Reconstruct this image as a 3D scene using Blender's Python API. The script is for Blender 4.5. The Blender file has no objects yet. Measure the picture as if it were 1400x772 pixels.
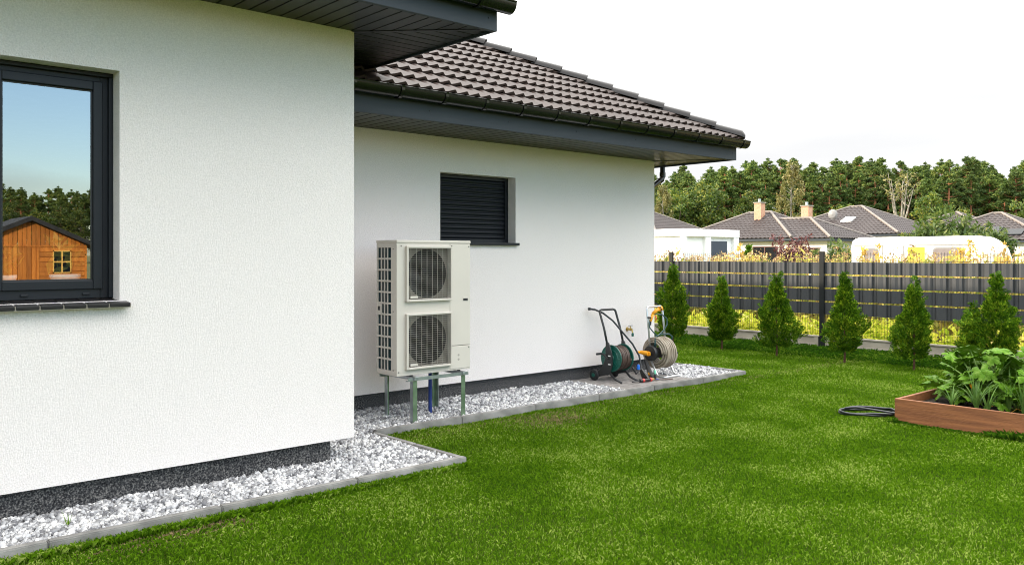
import bpy, bmesh, math, random
import numpy as np
from mathutils import Vector, Matrix
R = math.radians
random.seed(7); rng = np.random.default_rng(7)
S = bpy.context.scene
COL = S.collection

# ------------------------------------------------------------------ camera
EYE = 1.74
cd = bpy.data.cameras.new('camera'); cam = bpy.data.objects.new('camera', cd); COL.objects.link(cam)
cd.sensor_width = 36; cd.lens = 29.8; cd.shift_y = -0.0271; cd.clip_end = 6000; cd.clip_start = 0.05
cam.location = (0, 0, EYE); cam.rotation_euler = (R(90), 0, R(48.3))
S.camera = cam
# ------------------------------------------------------------------ sky, sun, exposure
SUN_EL, SUN_AZ = R(17.5), math.atan2(-0.78, -0.62)      # azimuth measured from +Y towards +X
sdir = Vector((math.sin(SUN_AZ)*math.cos(SUN_EL), math.cos(SUN_AZ)*math.cos(SUN_EL), math.sin(SUN_EL)))
W = bpy.data.worlds.new('World'); S.world = W; W.use_nodes = True
nt = W.node_tree; nt.nodes.clear()
def wn(t): return nt.nodes.new(t)
sky = wn('ShaderNodeTexSky'); sky.sky_type = 'NISHITA'; sky.sun_disc = False
sky.sun_elevation = SUN_EL; sky.sun_rotation = SUN_AZ; sky.air_density = 1.0; sky.dust_density = 0.7; sky.ozone_density = 1.6
tc = wn('ShaderNodeTexCoord'); sep = wn('ShaderNodeSeparateXYZ'); nt.links.new(tc.outputs['Generated'], sep.inputs[0])
mp = wn('ShaderNodeMapping'); mp.inputs['Scale'].default_value = (1.2, 1.2, 6.0); nt.links.new(tc.outputs['Generated'], mp.inputs[0])
nz = wn('ShaderNodeTexNoise'); nz.inputs['Scale'].default_value = 1.3; nz.inputs['Detail'].default_value = 7; nz.inputs['Roughness'].default_value = .55
nt.links.new(mp.outputs[0], nz.inputs['Vector'])
# thin high cloud: dense towards the sun and the north-west, breaking up towards +X (east)
dot = wn('ShaderNodeVectorMath'); dot.operation = 'DOT_PRODUCT'; nt.links.new(tc.outputs['Generated'], dot.inputs[0]); dot.inputs[1].default_value = (-0.93, 0.36, 0)
mr = wn('ShaderNodeMapRange'); mr.inputs['From Min'].default_value = -0.75; mr.inputs['From Max'].default_value = 0.15; mr.inputs['To Min'].default_value = -0.36; mr.inputs['To Max'].default_value = 0.75
nt.links.new(dot.outputs['Value'], mr.inputs['Value'])
nr = wn('ShaderNodeMapRange'); nr.inputs['From Min'].default_value = 0.34; nr.inputs['From Max'].default_value = 0.72; nr.inputs['To Min'].default_value = 0.0; nr.inputs['To Max'].default_value = 1.0
nt.links.new(nz.outputs['Fac'], nr.inputs['Value'])
ad = wn('ShaderNodeMath'); ad.operation = 'ADD'; ad.use_clamp = True; zr_ = wn('ShaderNodeMapRange'); zr_.inputs['From Min'].default_value = .22; zr_.inputs['From Max'].default_value = .6; zr_.inputs['To Max'].default_value = .75; nt.links.new(sep.outputs[2], zr_.inputs['Value'])
mx_ = wn('ShaderNodeMath'); mx_.operation = 'ADD'; nt.links.new(mr.outputs[0], mx_.inputs[0]); nt.links.new(zr_.outputs[0], mx_.inputs[1])
nt.links.new(mx_.outputs[0], ad.inputs[0]); nt.links.new(nr.outputs[0], ad.inputs[1])
mixc = wn('ShaderNodeMix'); mixc.data_type = 'RGBA'; nt.links.new(ad.outputs[0], mixc.inputs['Factor'])
nt.links.new(sky.outputs[0], mixc.inputs[6]); 
# cloud brightness: soft pale veil near the horizon, brighter overhead
ce = wn('ShaderNodeMapRange'); ce.inputs['From Min'].default_value = .20; ce.inputs['From Max'].default_value = .55; nt.links.new(sep.outputs[2], ce.inputs['Value'])
n2_ = wn('ShaderNodeTexNoise'); n2_.inputs['Scale'].default_value = 2.1; n2_.inputs['Detail'].default_value = 6; nt.links.new(mp.outputs[0], n2_.inputs['Vector'])
cr_ = wn('ShaderNodeValToRGB'); nt.links.new(n2_.outputs['Fac'], cr_.inputs[0]); cr_.color_ramp.elements[0].position = .35; cr_.color_ramp.elements[1].position = .62
cr_.color_ramp.elements[0].color = (2.34, 2.36, 2.40, 1); cr_.color_ramp.elements[1].color = (2.70, 2.69, 2.67, 1)
cm_ = wn('ShaderNodeMix'); cm_.data_type = 'RGBA'; nt.links.new(ce.outputs[0], cm_.inputs['Factor']); nt.links.new(cr_.outputs[0], cm_.inputs[6]); cm_.inputs[7].default_value = (10.6, 10.45, 10.1, 1)
nt.links.new(cm_.outputs[2], mixc.inputs[7])
bg = wn('ShaderNodeBackground'); bg.inputs['Strength'].default_value = 0.15
wo = wn('ShaderNodeOutputWorld'); nt.links.new(mixc.outputs[2], bg.inputs['Color']); nt.links.new(bg.outputs[0], wo.inputs[0])
ld = bpy.data.lights.new('sun', 'SUN'); ld.energy = 2.8; ld.angle = R(0.6); ld.color = (1.0, 0.86, 0.68)
lo = bpy.data.objects.new('sun', ld); COL.objects.link(lo); lo.rotation_euler = sdir.to_track_quat('Z', 'Y').to_euler(); lo.location = (-30, -30, 30)
vs = S.view_settings; vs.view_transform = 'Standard'; vs.look = 'None'; vs.exposure = 1.44; vs.gamma = 1
S.cycles.filter_width = 1.0; S.cycles.max_bounces = 8; S.cycles.transparent_max_bounces = 12

# ------------------------------------------------------------------ helpers
FW = Vector((-math.sin(R(48.3)), math.cos(R(48.3)), 0)); RT = Vector((math.cos(R(48.3)), math.sin(R(48.3)), 0))
ORG = {}
def mat(name, c1, c2=None, rough=.6, metal=0, by='noise', scale=5, bump=None, detail=4, trans=0, spec=.5, c3=None, contrast=1, coat=0, stretch=None, objvar=0, nw=1.6):
    m = bpy.data.materials.new(name); m.use_nodes = True; t = m.node_tree; b = t.nodes['Principled BSDF']
    b.inputs['Roughness'].default_value = rough; b.inputs['Metallic'].default_value = metal
    b.inputs['Specular IOR Level'].default_value = spec
    if coat: b.inputs['Coat Weight'].default_value = coat; b.inputs['Coat Roughness'].default_value = .15
    co = t.nodes.new('ShaderNodeTexCoord'); vec = co.outputs['Object']
    if stretch:
        q = t.nodes.new('ShaderNodeMapping'); q.inputs['Scale'].default_value = stretch; t.links.new(vec, q.inputs[0]); vec = q.outputs[0]
    col = None
    if c2 is not None:
        r = t.nodes.new('ShaderNodeValToRGB'); e = r.color_ramp.elements
        lo_, hi_ = (.5-.25/contrast, .5+.25/contrast) if by == 'noise' else (0, 1)
        e[0].position = lo_; e[1].position = hi_
        e[0].color = (*c1, 1); e[1].color = (*c2, 1)
        if c3 is not None:
            x = e.new((lo_+hi_)/2 if by == 'noise' else .8); x.color = (*c2, 1); e[2].color = (*c3, 1)
        if by == 'noise':
            n = t.nodes.new('ShaderNodeTexNoise'); n.inputs['Scale'].default_value = scale; n.inputs['Detail'].default_value = detail
            t.links.new(vec, n.inputs['Vector']); t.links.new(n.outputs['Fac'], r.inputs[0])
        elif by == 'island':
            g = t.nodes.new('ShaderNodeNewGeometry')
            n = t.nodes.new('ShaderNodeTexNoise'); n.inputs['Scale'].default_value = scale; n.inputs['Detail'].default_value = 3
            t.links.new(vec, n.inputs['Vector'])
            a = t.nodes.new('ShaderNodeMath'); a.operation = 'MULTIPLY_ADD'; a.inputs[1].default_value = nw; a.inputs[2].default_value = -nw/2
            t.links.new(n.outputs['Fac'], a.inputs[0])
            a2 = t.nodes.new('ShaderNodeMath'); a2.operation = 'ADD'; a2.use_clamp = True
            t.links.new(a.outputs[0], a2.inputs[0]); t.links.new(g.outputs['Random Per Island'], a2.inputs[1]); t.links.new(a2.outputs[0], r.inputs[0])
        elif by == 'object':
            g = t.nodes.new('ShaderNodeObjectInfo'); t.links.new(g.outputs['Random'], r.inputs[0])
        col = r.outputs[0]
        if objvar:
            g = t.nodes.new('ShaderNodeObjectInfo'); q = t.nodes.new('ShaderNodeMapRange')
            q.inputs['To Min'].default_value = 1-objvar; q.inputs['To Max'].default_value = 1+objvar; t.links.new(g.outputs['Random'], q.inputs['Value'])
            h = t.nodes.new('ShaderNodeHueSaturation'); t.links.new(col, h.inputs['Color']); t.links.new(q.outputs[0], h.inputs['Value']); col = h.outputs[0]
        t.links.new(col, b.inputs['Base Color'])
    else: b.inputs['Base Color'].default_value = (*c1, 1)
    if bump:
        n = t.nodes.new('ShaderNodeTexNoise'); n.inputs['Scale'].default_value = bump[0]; n.inputs['Detail'].default_value = 3
        t.links.new(vec, n.inputs['Vector'])
        u = t.nodes.new('ShaderNodeBump'); u.inputs['Strength'].default_value = bump[1]; u.inputs['Distance'].default_value = bump[2]
        t.links.new(n.outputs['Fac'], u.inputs['Height']); t.links.new(u.outputs[0], b.inputs['Normal'])
    if trans:
        tr = t.nodes.new('ShaderNodeBsdfTranslucent'); mx = t.nodes.new('ShaderNodeMixShader'); mx.inputs[0].default_value = trans
        if col: t.links.new(col, tr.inputs[0])
        else: tr.inputs[0].default_value = (*c1, 1)
        out = t.nodes['Material Output']; t.links.new(b.outputs[0], mx.inputs[1]); t.links.new(tr.outputs[0], mx.inputs[2]); t.links.new(mx.outputs[0], out.inputs[0])
    return m

def empty(name, loc=(0, 0, 0), label=None, cat=None, group=None, rz=0):
    o = bpy.data.objects.new(name, None); COL.objects.link(o); o.location = loc; o.rotation_euler = (0, 0, rz); o.empty_display_size = .2
    ORG[o.name] = Vector(loc)
    return tag(o, label, cat, group)
def tag(o, label=None, cat=None, group=None, kind=None):
    if label: o['label'] = label
    if cat: o['category'] = cat
    if group: o['group'] = group
    if kind: o['kind'] = kind
    return o
class MB:
    def __init__(s): s.v = []; s.f = []
    def add(s, vs_, fs): n = len(s.v); s.v += [tuple(p) for p in vs_]; s.f += [tuple(i+n for i in f) for f in fs]; return s
    def box(s, x0, x1, y0, y1, z0, z1):
        if x0 > x1: x0, x1 = x1, x0
        if y0 > y1: y0, y1 = y1, y0
        if z0 > z1: z0, z1 = z1, z0
        return s.add([(x0,y0,z0),(x1,y0,z0),(x1,y1,z0),(x0,y1,z0),(x0,y0,z1),(x1,y0,z1),(x1,y1,z1),(x0,y1,z1)],
              [(0,3,2,1),(4,5,6,7),(0,1,5,4),(1,2,6,5),(2,3,7,6),(3,0,4,7)])
    def hexa(s, p): return s.add(p, [(0,3,2,1),(4,5,6,7),(0,1,5,4),(1,2,6,5),(2,3,7,6),(3,0,4,7)])
    def prism(s, poly, d):                       # poly: list of 3D points, d: extrusion vector
        n = len(poly); d = Vector(d); a = [Vector(p) for p in poly]
        return s.add(a+[p+d for p in a], [tuple(range(n))[::-1], tuple(range(n, 2*n))]+[(i, (i+1) % n, (i+1) % n+n, i+n) for i in range(n)])
    def quad(s, *p): return s.add(p, [tuple(range(len(p)))])
    def tube(s, pts, r, seg=8, closed=False, cap=True):
        pts = [Vector(p) for p in pts]; n = len(pts); rs = r if isinstance(r, (list, tuple)) else [r]*n
        vs_ = []; up = None
        for i, p in enumerate(pts):
            if closed: t = pts[(i+1) % n]-pts[i-1]
            else: t = pts[min(i+1, n-1)]-pts[max(i-1, 0)]
            if t.length < 1e-9: t = Vector((0, 0, 1))
            t.normalize()
            if up is None:
                up = Vector((0, 0, 1)) if abs(t.z) < .9 else Vector((1, 0, 0))
            a = up-t*up.dot(t)
            if a.length < 1e-4: a = t.orthogonal()
            a.normalize(); b = t.cross(a); up = a
            for k in range(seg):
                w = 2*math.pi*k/seg; vs_.append(p+(a*math.cos(w)+b*math.sin(w))*rs[i])
        fs = []
        m = n if closed else n-1
        for i in range(m):
            for k in range(seg):
                j = (i+1) % n; fs.append((i*seg+k, i*seg+(k+1) % seg, j*seg+(k+1) % seg, j*seg+k))
        if cap and not closed: fs += [tuple(range(seg))[::-1], tuple(range((n-1)*seg, n*seg))]
        return s.add(vs_, fs)
    def lathe(s, prof, c, axis='z', seg=24, cap=True):  # prof: (r, h) pairs
        c = Vector(c); ax = {'z': (Vector((1,0,0)), Vector((0,1,0)), Vector((0,0,1))), 'y': (Vector((0,0,1)), Vector((1,0,0)), Vector((0,1,0))), 'x': (Vector((0,1,0)), Vector((0,0,1)), Vector((1,0,0)))}[axis]
        vs_ = [c+ax[0]*r*math.cos(2*math.pi*k/seg)+ax[1]*r*math.sin(2*math.pi*k/seg)+ax[2]*h for r, h in prof for k in range(seg)]
        fs = [(i*seg+k, i*seg+(k+1) % seg, (i+1)*seg+(k+1) % seg, (i+1)*seg+k) for i in range(len(prof)-1) for k in range(seg)]
        if cap: fs += [tuple(range(seg))[::-1], tuple(range((len(prof)-1)*seg, len(prof)*seg))]
        return s.add(vs_, fs)
    def build(s, name, m, parent=None, bevel=0, smooth=False, origin=None, rot=None, label=None, cat=None, group=None, kind=None):
        me = bpy.data.meshes.new(name)
        po = ORG.get(parent.name, Vector()) if parent else Vector()
        og = Vector(origin) if origin is not None else po
        me.from_pydata([(p[0]-og.x, p[1]-og.y, p[2]-og.z) for p in s.v], [], s.f)
        o = bpy.data.objects.new(name, me); COL.objects.link(o)
        if parent: o.parent = parent; o.location = og-po
        else: o.location = og
        ORG[o.name] = og
        if m: me.materials.append(m)
        if smooth: me.shade_smooth(); 
        if smooth == 'auto':
            me.set_sharp_from_angle(angle=R(35))
        if bevel:
            b = o.modifiers.new('bevel', 'BEVEL'); b.width = bevel; b.segments = 2; b.limit_method = 'ANGLE'; b.angle_limit = R(40)
        return tag(o, label, cat, group, kind)
def piece(name, me, parent, loc, rot=None, scale=None, label=None):
    o = bpy.data.objects.new(name, me); COL.objects.link(o); o.parent = parent; o.location = Vector(loc)-ORG[parent.name]
    ORG[o.name] = Vector(loc)
    if rot: o.rotation_euler = rot
    if scale: o.scale = scale
    if label: o['label'] = label
    return o
def bigmesh(name, verts, faces, m, parent=None, kind=None, label=None, cat=None, smooth=False):
    """verts (N,3) array, faces (F,k) array"""
    me = bpy.data.meshes.new(name); k = faces.shape[1]; nf = len(faces)
    me.vertices.add(len(verts)); me.vertices.foreach_set('co', np.ascontiguousarray(verts, dtype=np.float32).ravel())
    me.loops.add(nf*k); me.loops.foreach_set('vertex_index', np.ascontiguousarray(faces, dtype=np.int32).ravel())
    me.polygons.add(nf); me.polygons.foreach_set('loop_start', np.arange(0, nf*k, k, dtype=np.int32)); me.polygons.foreach_set('loop_total', np.full(nf, k, dtype=np.int32))
    me.update(calc_edges=True); me.materials.append(m)
    if smooth: me.shade_smooth()
    o = bpy.data.objects.new(name, me); COL.objects.link(o)
    if parent: o.parent = parent
    return tag(o, label, cat, None, kind)
def dup(root, loc, rz=0, sc=1, label=None, group=None):
    r = root.copy(); COL.objects.link(r); r.location = loc; r.rotation_euler = (0, 0, rz); r.scale = (sc, sc, sc) if not isinstance(sc, tuple) else sc
    if label: r['label'] = label
    if group: r['group'] = group
    for ch in list(root.children):
        c = ch.copy(); COL.objects.link(c); c.parent = r
        for g in ch.children:
            d = g.copy(); COL.objects.link(d); d.parent = c
    return r
def arc(c, r, a0, a1, n, ax1, ax2):
    c, ax1, ax2 = Vector(c), Vector(ax1), Vector(ax2)
    return [c+ax1*r*math.cos(a0+(a1-a0)*i/n)+ax2*r*math.sin(a0+(a1-a0)*i/n) for i in range(n+1)]
def leaves(cent, size, elong=1.6, upbias=0.0, jit=1.0, g=rng):
    """one bent quad (two triangles sharing an edge) per centre"""
    n = len(cent); a = g.normal(size=(n, 3)); a[:, 2] += upbias; a /= np.linalg.norm(a, axis=1)[:, None]
    b = g.normal(size=(n, 3)); b -= a*(a*b).sum(1)[:, None]; b /= np.linalg.norm(b, axis=1)[:, None]
    s = size*(1+jit*(g.random(n)-.5))[:, None]
    c = np.asarray(cent)
    v = np.stack([c-a*s*elong*.5, c+b*s*.32, c+a*s*elong*.5, c-b*s*.32], 1).reshape(-1, 3)
    f = np.arange(n*4).reshape(-1, 4)
    return v, f

# ------------------------------------------------------------------ materials
M = {}
def stucco():
    m = mat('white_stucco', (.71, .665, .65), (.87, .815, .80), rough=.95, scale=95, detail=3, contrast=1.1)
    t = m.node_tree; b = t.nodes['Principled BSDF']; co = t.nodes.new('ShaderNodeTexCoord')
    mp_ = t.nodes.new('ShaderNodeMapping'); mp_.inputs['Scale'].default_value = (1, 1, .55); t.links.new(co.outputs['Object'], mp_.inputs[0])
    n = t.nodes.new('ShaderNodeTexVoronoi'); n.inputs['Scale'].default_value = 230; t.links.new(mp_.outputs[0], n.inputs['Vector'])
    n2 = t.nodes.new('ShaderNodeTexNoise'); n2.inputs['Scale'].default_value = 130; n2.inputs['Detail'].default_value = 3; n2.inputs['Roughness'].default_value = .7; t.links.new(mp_.outputs[0], n2.inputs['Vector'])
    a = t.nodes.new('ShaderNodeMath'); a.operation = 'MULTIPLY_ADD'; a.inputs[1].default_value = 1.3; t.links.new(n2.outputs['Fac'], a.inputs[0]); a.inputs[2].default_value = 0
    u = t.nodes.new('ShaderNodeBump'); u.inputs['Strength'].default_value = .8; u.inputs['Distance'].default_value = .008
    t.links.new(a.outputs[0], u.inputs['Height']); t.links.new(u.outputs[0], b.inputs['Normal'])
    return m
M['stucco'] = stucco()
M['plinth'] = mat('dark_mosaic_plaster', (.006, .006, .008), (.055, .055, .058), c3=(.22, .21, .20), rough=.75, scale=85, detail=1, contrast=1.05, spec=.2, bump=(120, .8, .006))
M['anth'] = mat('anthracite_frame', (.009, .011, .015), (.012, .014, .019), spec=.28, rough=.42, scale=3, bump=(400, .12, .001))
M['fascia'] = mat('blue_grey_sheet', (.024, .033, .043), (.029, .039, .050), spec=.3, rough=.5, scale=1.4, bump=(220, .25, .001))
M['soffit'] = mat('dark_grey_board', (.020, .020, .021), (.030, .030, .029), spec=.3, rough=.38, scale=8, objvar=.12, bump=(120, .1, .001))
M['gutter'] = mat('black_gutter', (.005, .0055, .006), (.008, .0085, .009), spec=.45, rough=.2, scale=2)
M['tile'] = mat('brown_roof_tile', (.040, .026, .022), (.066, .046, .040), spec=.30, rough=.52, scale=30, detail=5, objvar=.16, bump=(160, .35, .002))
M['tile2'] = mat('far_roof_tile', (.038, .029, .028), (.062, .050, .048), spec=.22, rough=.5, scale=.8, detail=5)
M['ridge'] = mat('dark_ridge_tile', (.012, .011, .012), (.020, .018, .018), spec=.3, rough=.4, scale=8, objvar=.15)
M['screw'] = mat('screw_head', (.01, .01, .012), rough=.4)
M['concrete'] = mat('grey_concrete', (.11, .107, .10), (.31, .30, .285), rough=.9, scale=5, detail=9, contrast=1.1, objvar=.14, bump=(150, .5, .004))
M['paver'] = mat('grey_paver', (.17, .155, .145), (.30, .28, .265), rough=.9, scale=9, detail=7, objvar=.16, bump=(200, .5, .003))
M['fbase'] = mat('pale_precast_concrete', (.22, .20, .165), (.36, .33, .275), rough=.9, scale=3, detail=7, bump=(60, .5, .006))
M['stone'] = mat('white_crushed_marble', (.15, .15, .16), (.60, .60, .61), c3=(.78, .77, .75), by='island', scale=9, rough=.7)
M['gbed'] = mat('gravel_underlay', (.07, .07, .07), (.18, .18, .18), rough=.95, scale=70, contrast=2, bump=(80, 1, .02))
M['lawnsoil'] = mat('lawn_soil', (.026, .050, .005), (.055, .090, .010), spec=.02, rough=1, scale=1.2, detail=8, bump=(60, 1, .02))
M['meadow'] = mat('meadow_ground', (.07, .09, .02), (.17, .15, .05), rough=1, scale=.4, detail=8)
M['galv'] = mat('galvanised_steel', (.34, .38, .41), (.50, .53, .54), rough=.35, metal=.85, scale=18, detail=4)
M['galvgreen'] = mat('passivated_steel', (.09, .16, .08), (.24, .33, .22), rough=.4, metal=.6, scale=9, detail=4)
M['pump'] = mat('beige_powder_coat', (.56, .52, .465), (.60, .56, .50), rough=.42, scale=3)
M['pumpin'] = mat('dark_shroud', (.006, .006, .006), (.010, .010, .011), rough=.6, scale=5)
M['pumpmid'] = mat('shroud_plate', (.15, .13, .105), (.20, .18, .15), rough=.6, scale=5)
M['fan'] = mat('fan_blade', (.014, .013, .013), spec=.2, rough=.45)
M['wire'] = mat('guard_wire', (.36, .34, .30), rough=.45)
M['fin'] = mat('coil_fins', (.004, .016, .022), (.008, .045, .055), rough=.5, metal=.2, scale=60, stretch=(1, 8, .3))
M['bluepipe'] = mat('blue_pipe', (.01, .035, .20), rough=.4)
M['bp'] = mat('black_plastic', (.014, .015, .016), (.022, .023, .024), rough=.42, scale=9)
M['zinc'] = mat('bright_zinc_tube', (.55, .57, .58), (.68, .69, .70), rough=.3, metal=.8, scale=10)
M['green'] = mat('dark_green_plastic', (.006, .085, .062), (.010, .115, .085), rough=.35, scale=6)
M['yellow'] = mat('orange_yellow_plastic', (.85, .33, .01), (.92, .40, .02), rough=.35, scale=6)
M['red'] = mat('red_plastic', (.65, .06, .05), rough=.4)
M['blue'] = mat('blue_plastic', (.01, .14, .62), rough=.35)
M['hosebrown'] = mat('brown_hose', (.045, .028, .022), (.10, .060, .045), rough=.45, scale=14)
M['hosegrey'] = mat('striped_grey_hose', (.26, .21, .15), (.44, .38, .31), rough=.4, scale=9, contrast=1.2)
M['hosegreen'] = mat('dark_green_hose', (.005, .05, .05), rough=.35)
M['blackhose'] = mat('black_hose', (.012, .014, .017), (.02, .022, .026), rough=.3, scale=20)
M['brass'] = mat('brass', (.5, .36, .12), rough=.35, metal=.9)
M['bedwood'] = mat('stained_bed_board', (.165, .058, .020), (.315, .120, .042), rough=.65, scale=3.5, detail=8, contrast=1.3, stretch=(.6, 4, 9), bump=(28, .6, .006))
M['soil'] = mat('garden_soil', (.012, .009, .006), (.04, .028, .018), rough=1, scale=12, bump=(35, 1, .03))
M['shedwood'] = mat('orange_stained_board', (.42, .125, .014), (.66, .23, .030), rough=.6, scale=3, detail=7, objvar=.25, stretch=(4, 4, .6))
M['shedroof'] = mat('black_roofing_felt', (.012, .013, .016), (.03, .03, .032), rough=.8, scale=6)
M['trimwood'] = mat('yellow_window_wood', (.75, .42, .10), rough=.6)
M['darkglass'] = mat('dark_window_glass', (.01, .012, .014), rough=.25, spec=.15)
M['pot'] = mat('white_ceramic', (.82, .82, .80), rough=.25)
M['leafplant'] = mat('house_plant_leaf', (.10, .12, .02), (.35, .28, .04), by='island', rough=.5, trans=.3, scale=3)
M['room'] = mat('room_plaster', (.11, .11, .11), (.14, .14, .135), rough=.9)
M['pcb'] = mat('post_black', (.008, .010, .011), (.014, .016, .017), spec=.25, rough=.4, scale=6)
M['strip'] = mat('grey_fence_strip', (.040, .043, .047), (.054, .057, .061), spec=.25, rough=.5, scale=1.7, detail=3, bump=(6, .12, .01))
M['render'] = mat('cream_render', (.74, .69, .59), (.80, .75, .66), rough=.95, scale=.8)
M['whiter'] = mat('white_render', (.80, .81, .81), (.84, .85, .85), rough=.95, scale=.8)
M['brick'] = mat('orange_chimney', (.45, .24, .15), (.60, .36, .24), rough=.9, scale=9)
M['doorgrey'] = mat('slate_grey_door', (.035, .05, .075), (.045, .06, .085), rough=.5)
M['caravan'] = mat('white_caravan_skin', (.80, .79, .76), (.84, .83, .81), rough=.35, scale=1.5)
M['amber'] = mat('yellow_panel', (.85, .68, .04), rough=.5)
M['acrylic'] = mat('pale_acrylic_pane', (.20, .17, .17), (.28, .25, .25), rough=.12, scale=2)
M['brownframe'] = mat('brown_window_frame', (.12, .045, .03), rough=.5)
M['dish'] = mat('grey_metal_dish', (.22, .22, .22), rough=.4)
M['bark'] = mat('orange_pine_bark', (.22, .085, .038), (.48, .20, .10), rough=.95, scale=2, stretch=(1, 1, .3), objvar=.2)
M['barkred'] = mat('reddish_thuja_stem', (.06, .025, .015), (.13, .06, .035), rough=.9, scale=20)
M['barkgrey'] = mat('grey_brown_bark', (.07, .055, .04), (.14, .11, .085), rough=.95, scale=3)
M['birchbark'] = mat('pale_birch_bark', (.13, .12, .10), (.38, .34, .28), rough=.9, scale=2.2, contrast=1.6)
M['pine'] = mat('pine_needles', (.032, .074, .012), (.098, .158, .024), c3=(.24, .28, .050), by='island', scale=.25, rough=.7, trans=.25, objvar=.22)
M['oak'] = mat('oak_leaves', (.030, .068, .008), (.095, .145, .016), c3=(.28, .27, .035), by='island', scale=.35, rough=.6, trans=.3, objvar=.30)
M['birch'] = mat('birch_leaves', (.13, .14, .035), (.24, .22, .07), c3=(.36, .30, .11), by='island', scale=.5, rough=.6, trans=.35)
M['willow'] = mat('willow_leaves', (.045, .09, .015), (.11, .16, .03), c3=(.24, .24, .06), by='island', scale=.5, rough=.6, trans=.35)
M['thuja'] = mat('thuja_scale_leaf', (.020, .066, .003), (.105, .215, .008), c3=(.33, .44, .025), by='island', scale=5.0, nw=1.3, rough=.7, trans=.3, spec=.1)
M['grass'] = mat('grass_blade', (.042, .108, .003), (.140, .275, .007), c3=(.36, .46, .09), by='island', scale=1.3, nw=1.2, rough=.8, trans=.35, spec=.08)
M['drygrass'] = mat('dry_grass_blade', (.16, .12, .05), (.34, .26, .12), by='island', scale=3, rough=.8, trans=.2)
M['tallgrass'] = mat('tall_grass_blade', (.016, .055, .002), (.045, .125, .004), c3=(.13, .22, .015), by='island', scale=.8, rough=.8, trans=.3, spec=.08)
M['weed'] = mat('goldenrod_leaf', (.20, .26, .04), (.56, .48, .10), c3=(.70, .50, .16), by='island', scale=.9, rough=.7, trans=.5)
M['lowweed'] = mat('low_weed_leaf', (.35, .48, .03), (.85, .80, .12), c3=(.95, .85, .35), by='island', scale=2, rough=.8, trans=.5, spec=.1)
M['spray'] = mat('goldenrod_spray', (.42, .27, .08), (.72, .52, .10), c3=(.85, .66, .16), by='island', scale=3, rough=.8, trans=.3)
M['weedtop'] = mat('dry_flower_head', (.26, .14, .07), (.60, .44, .20), c3=(.82, .64, .24), by='island', scale=.9, rough=.8, trans=.25)
M['weedstem'] = mat('weed_stem', (.16, .12, .05), (.30, .24, .10), rough=.8)
M['plum'] = mat('dark_red_leaf', (.075, .022, .026), (.18, .06, .055), by='island', scale=1, rough=.6, trans=.2)
M['zuke'] = mat('squash_leaf', (.026, .085, .003), (.075, .170, .009), c3=(.20, .29, .06), scale=11, detail=7, contrast=.8, spec=.08, rough=.5, trans=.12, bump=(45, .5, .01), objvar=.25)
M['zstem'] = mat('squash_stalk', (.22, .36, .08), rough=.5, trans=.2)
M['leek'] = mat('leek_leaf', (.06, .15, .03), (.18, .30, .065), spec=.2, scale=6, rough=.4, trans=.2, objvar=.25, stretch=(3, 3, 1))
M['flower'] = mat('orange_squash_flower', (.85, .38, .02), rough=.5, trans=.3)
M['drystalk'] = mat('yellowed_stalk', (.75, .42, .06), rough=.6, trans=.2)
def glass():
    m = bpy.data.materials.new('window_glass'); m.use_nodes = True; t = m.node_tree; t.nodes.clear()
    g = t.nodes.new('ShaderNodeBsdfGlossy'); g.inputs['Roughness'].default_value = .003; g.inputs['Color'].default_value = (.93, .97, 1, 1)
    tr = t.nodes.new('ShaderNodeBsdfTransparent'); tr.inputs[0].default_value = (.85, .90, .88, 1)
    mx = t.nodes.new('ShaderNodeMixShader'); mx.inputs[0].default_value = .27
    o = t.nodes.new('ShaderNodeOutputMaterial'); t.links.new(tr.outputs[0], mx.inputs[1]); t.links.new(g.outputs[0], mx.inputs[2]); t.links.new(mx.outputs[0], o.inputs[0])
    return m
M['glass'] = glass()

# ------------------------------------------------------------------ the setting
o = MB(); o.quad((-1500, -1500, -.012), (1500, -1500, -.012), (1500, 1500, -.012), (-1500, 1500, -.012)); o.build('ground', M['meadow'], kind='structure')
o = MB(); o.quad((-24, -12, 0), (12, -12, 0), (12, 14.9, 0), (-24, 14.9, 0)); o.build('lawn_ground', M['lawnsoil'], kind='structure')

# kerbs (each kerb stone a part of the kerb)
KT = .088
kerb = empty('kerb', (0, 0, 0)); kerb['kind'] = 'structure'
kerb_mesh = {}
def kstone(x0, x1, y0, y1, dz=0):
    key = (round(x1-x0, 3), round(y1-y0, 3))
    cx, cy = (x0+x1)/2, (y0+y1)/2
    if key not in kerb_mesh:
        b = MB().box(-(x1-x0)/2, (x1-x0)/2, -(y1-y0)/2, (y1-y0)/2, -.16, 0)
        me = bpy.data.meshes.new('kerb_stone'); me.from_pydata(b.v, [], b.f); me.materials.append(M['concrete'])
        bm = bmesh.new(); bm.from_mesh(me); bmesh.ops.bevel(bm, geom=[e for e in bm.edges], offset=.007, segments=2, affect='EDGES'); bm.to_mesh(me); bm.free(); kerb_mesh[key] = me
    piece('kerb_stone', kerb_mesh[key], kerb, (cx, cy, KT+dz+random.uniform(-.002, .002)), rot=(0, random.uniform(-.006, .006), random.uniform(-.003, .003)))
y = 4.345
while y > -3: kstone(-5.495, -5.430, y-1.026, y-.002); y -= 1.03
x = -5.497
kstone(x-.632, x, 4.285, 4.345, -.004); kstone(x-.632-.66, x-.634, 4.285, 4.345, -.008)
y = 4.35
while y < 10.5:
    y1 = min(y+1.027, 10.545); kstone(-6.865, -6.800, y, y1); y += 1.03
x = -6.868
for k in range(3): kstone(x-1.026, x, 10.485, 10.545, -.003); x -= 1.03

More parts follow.
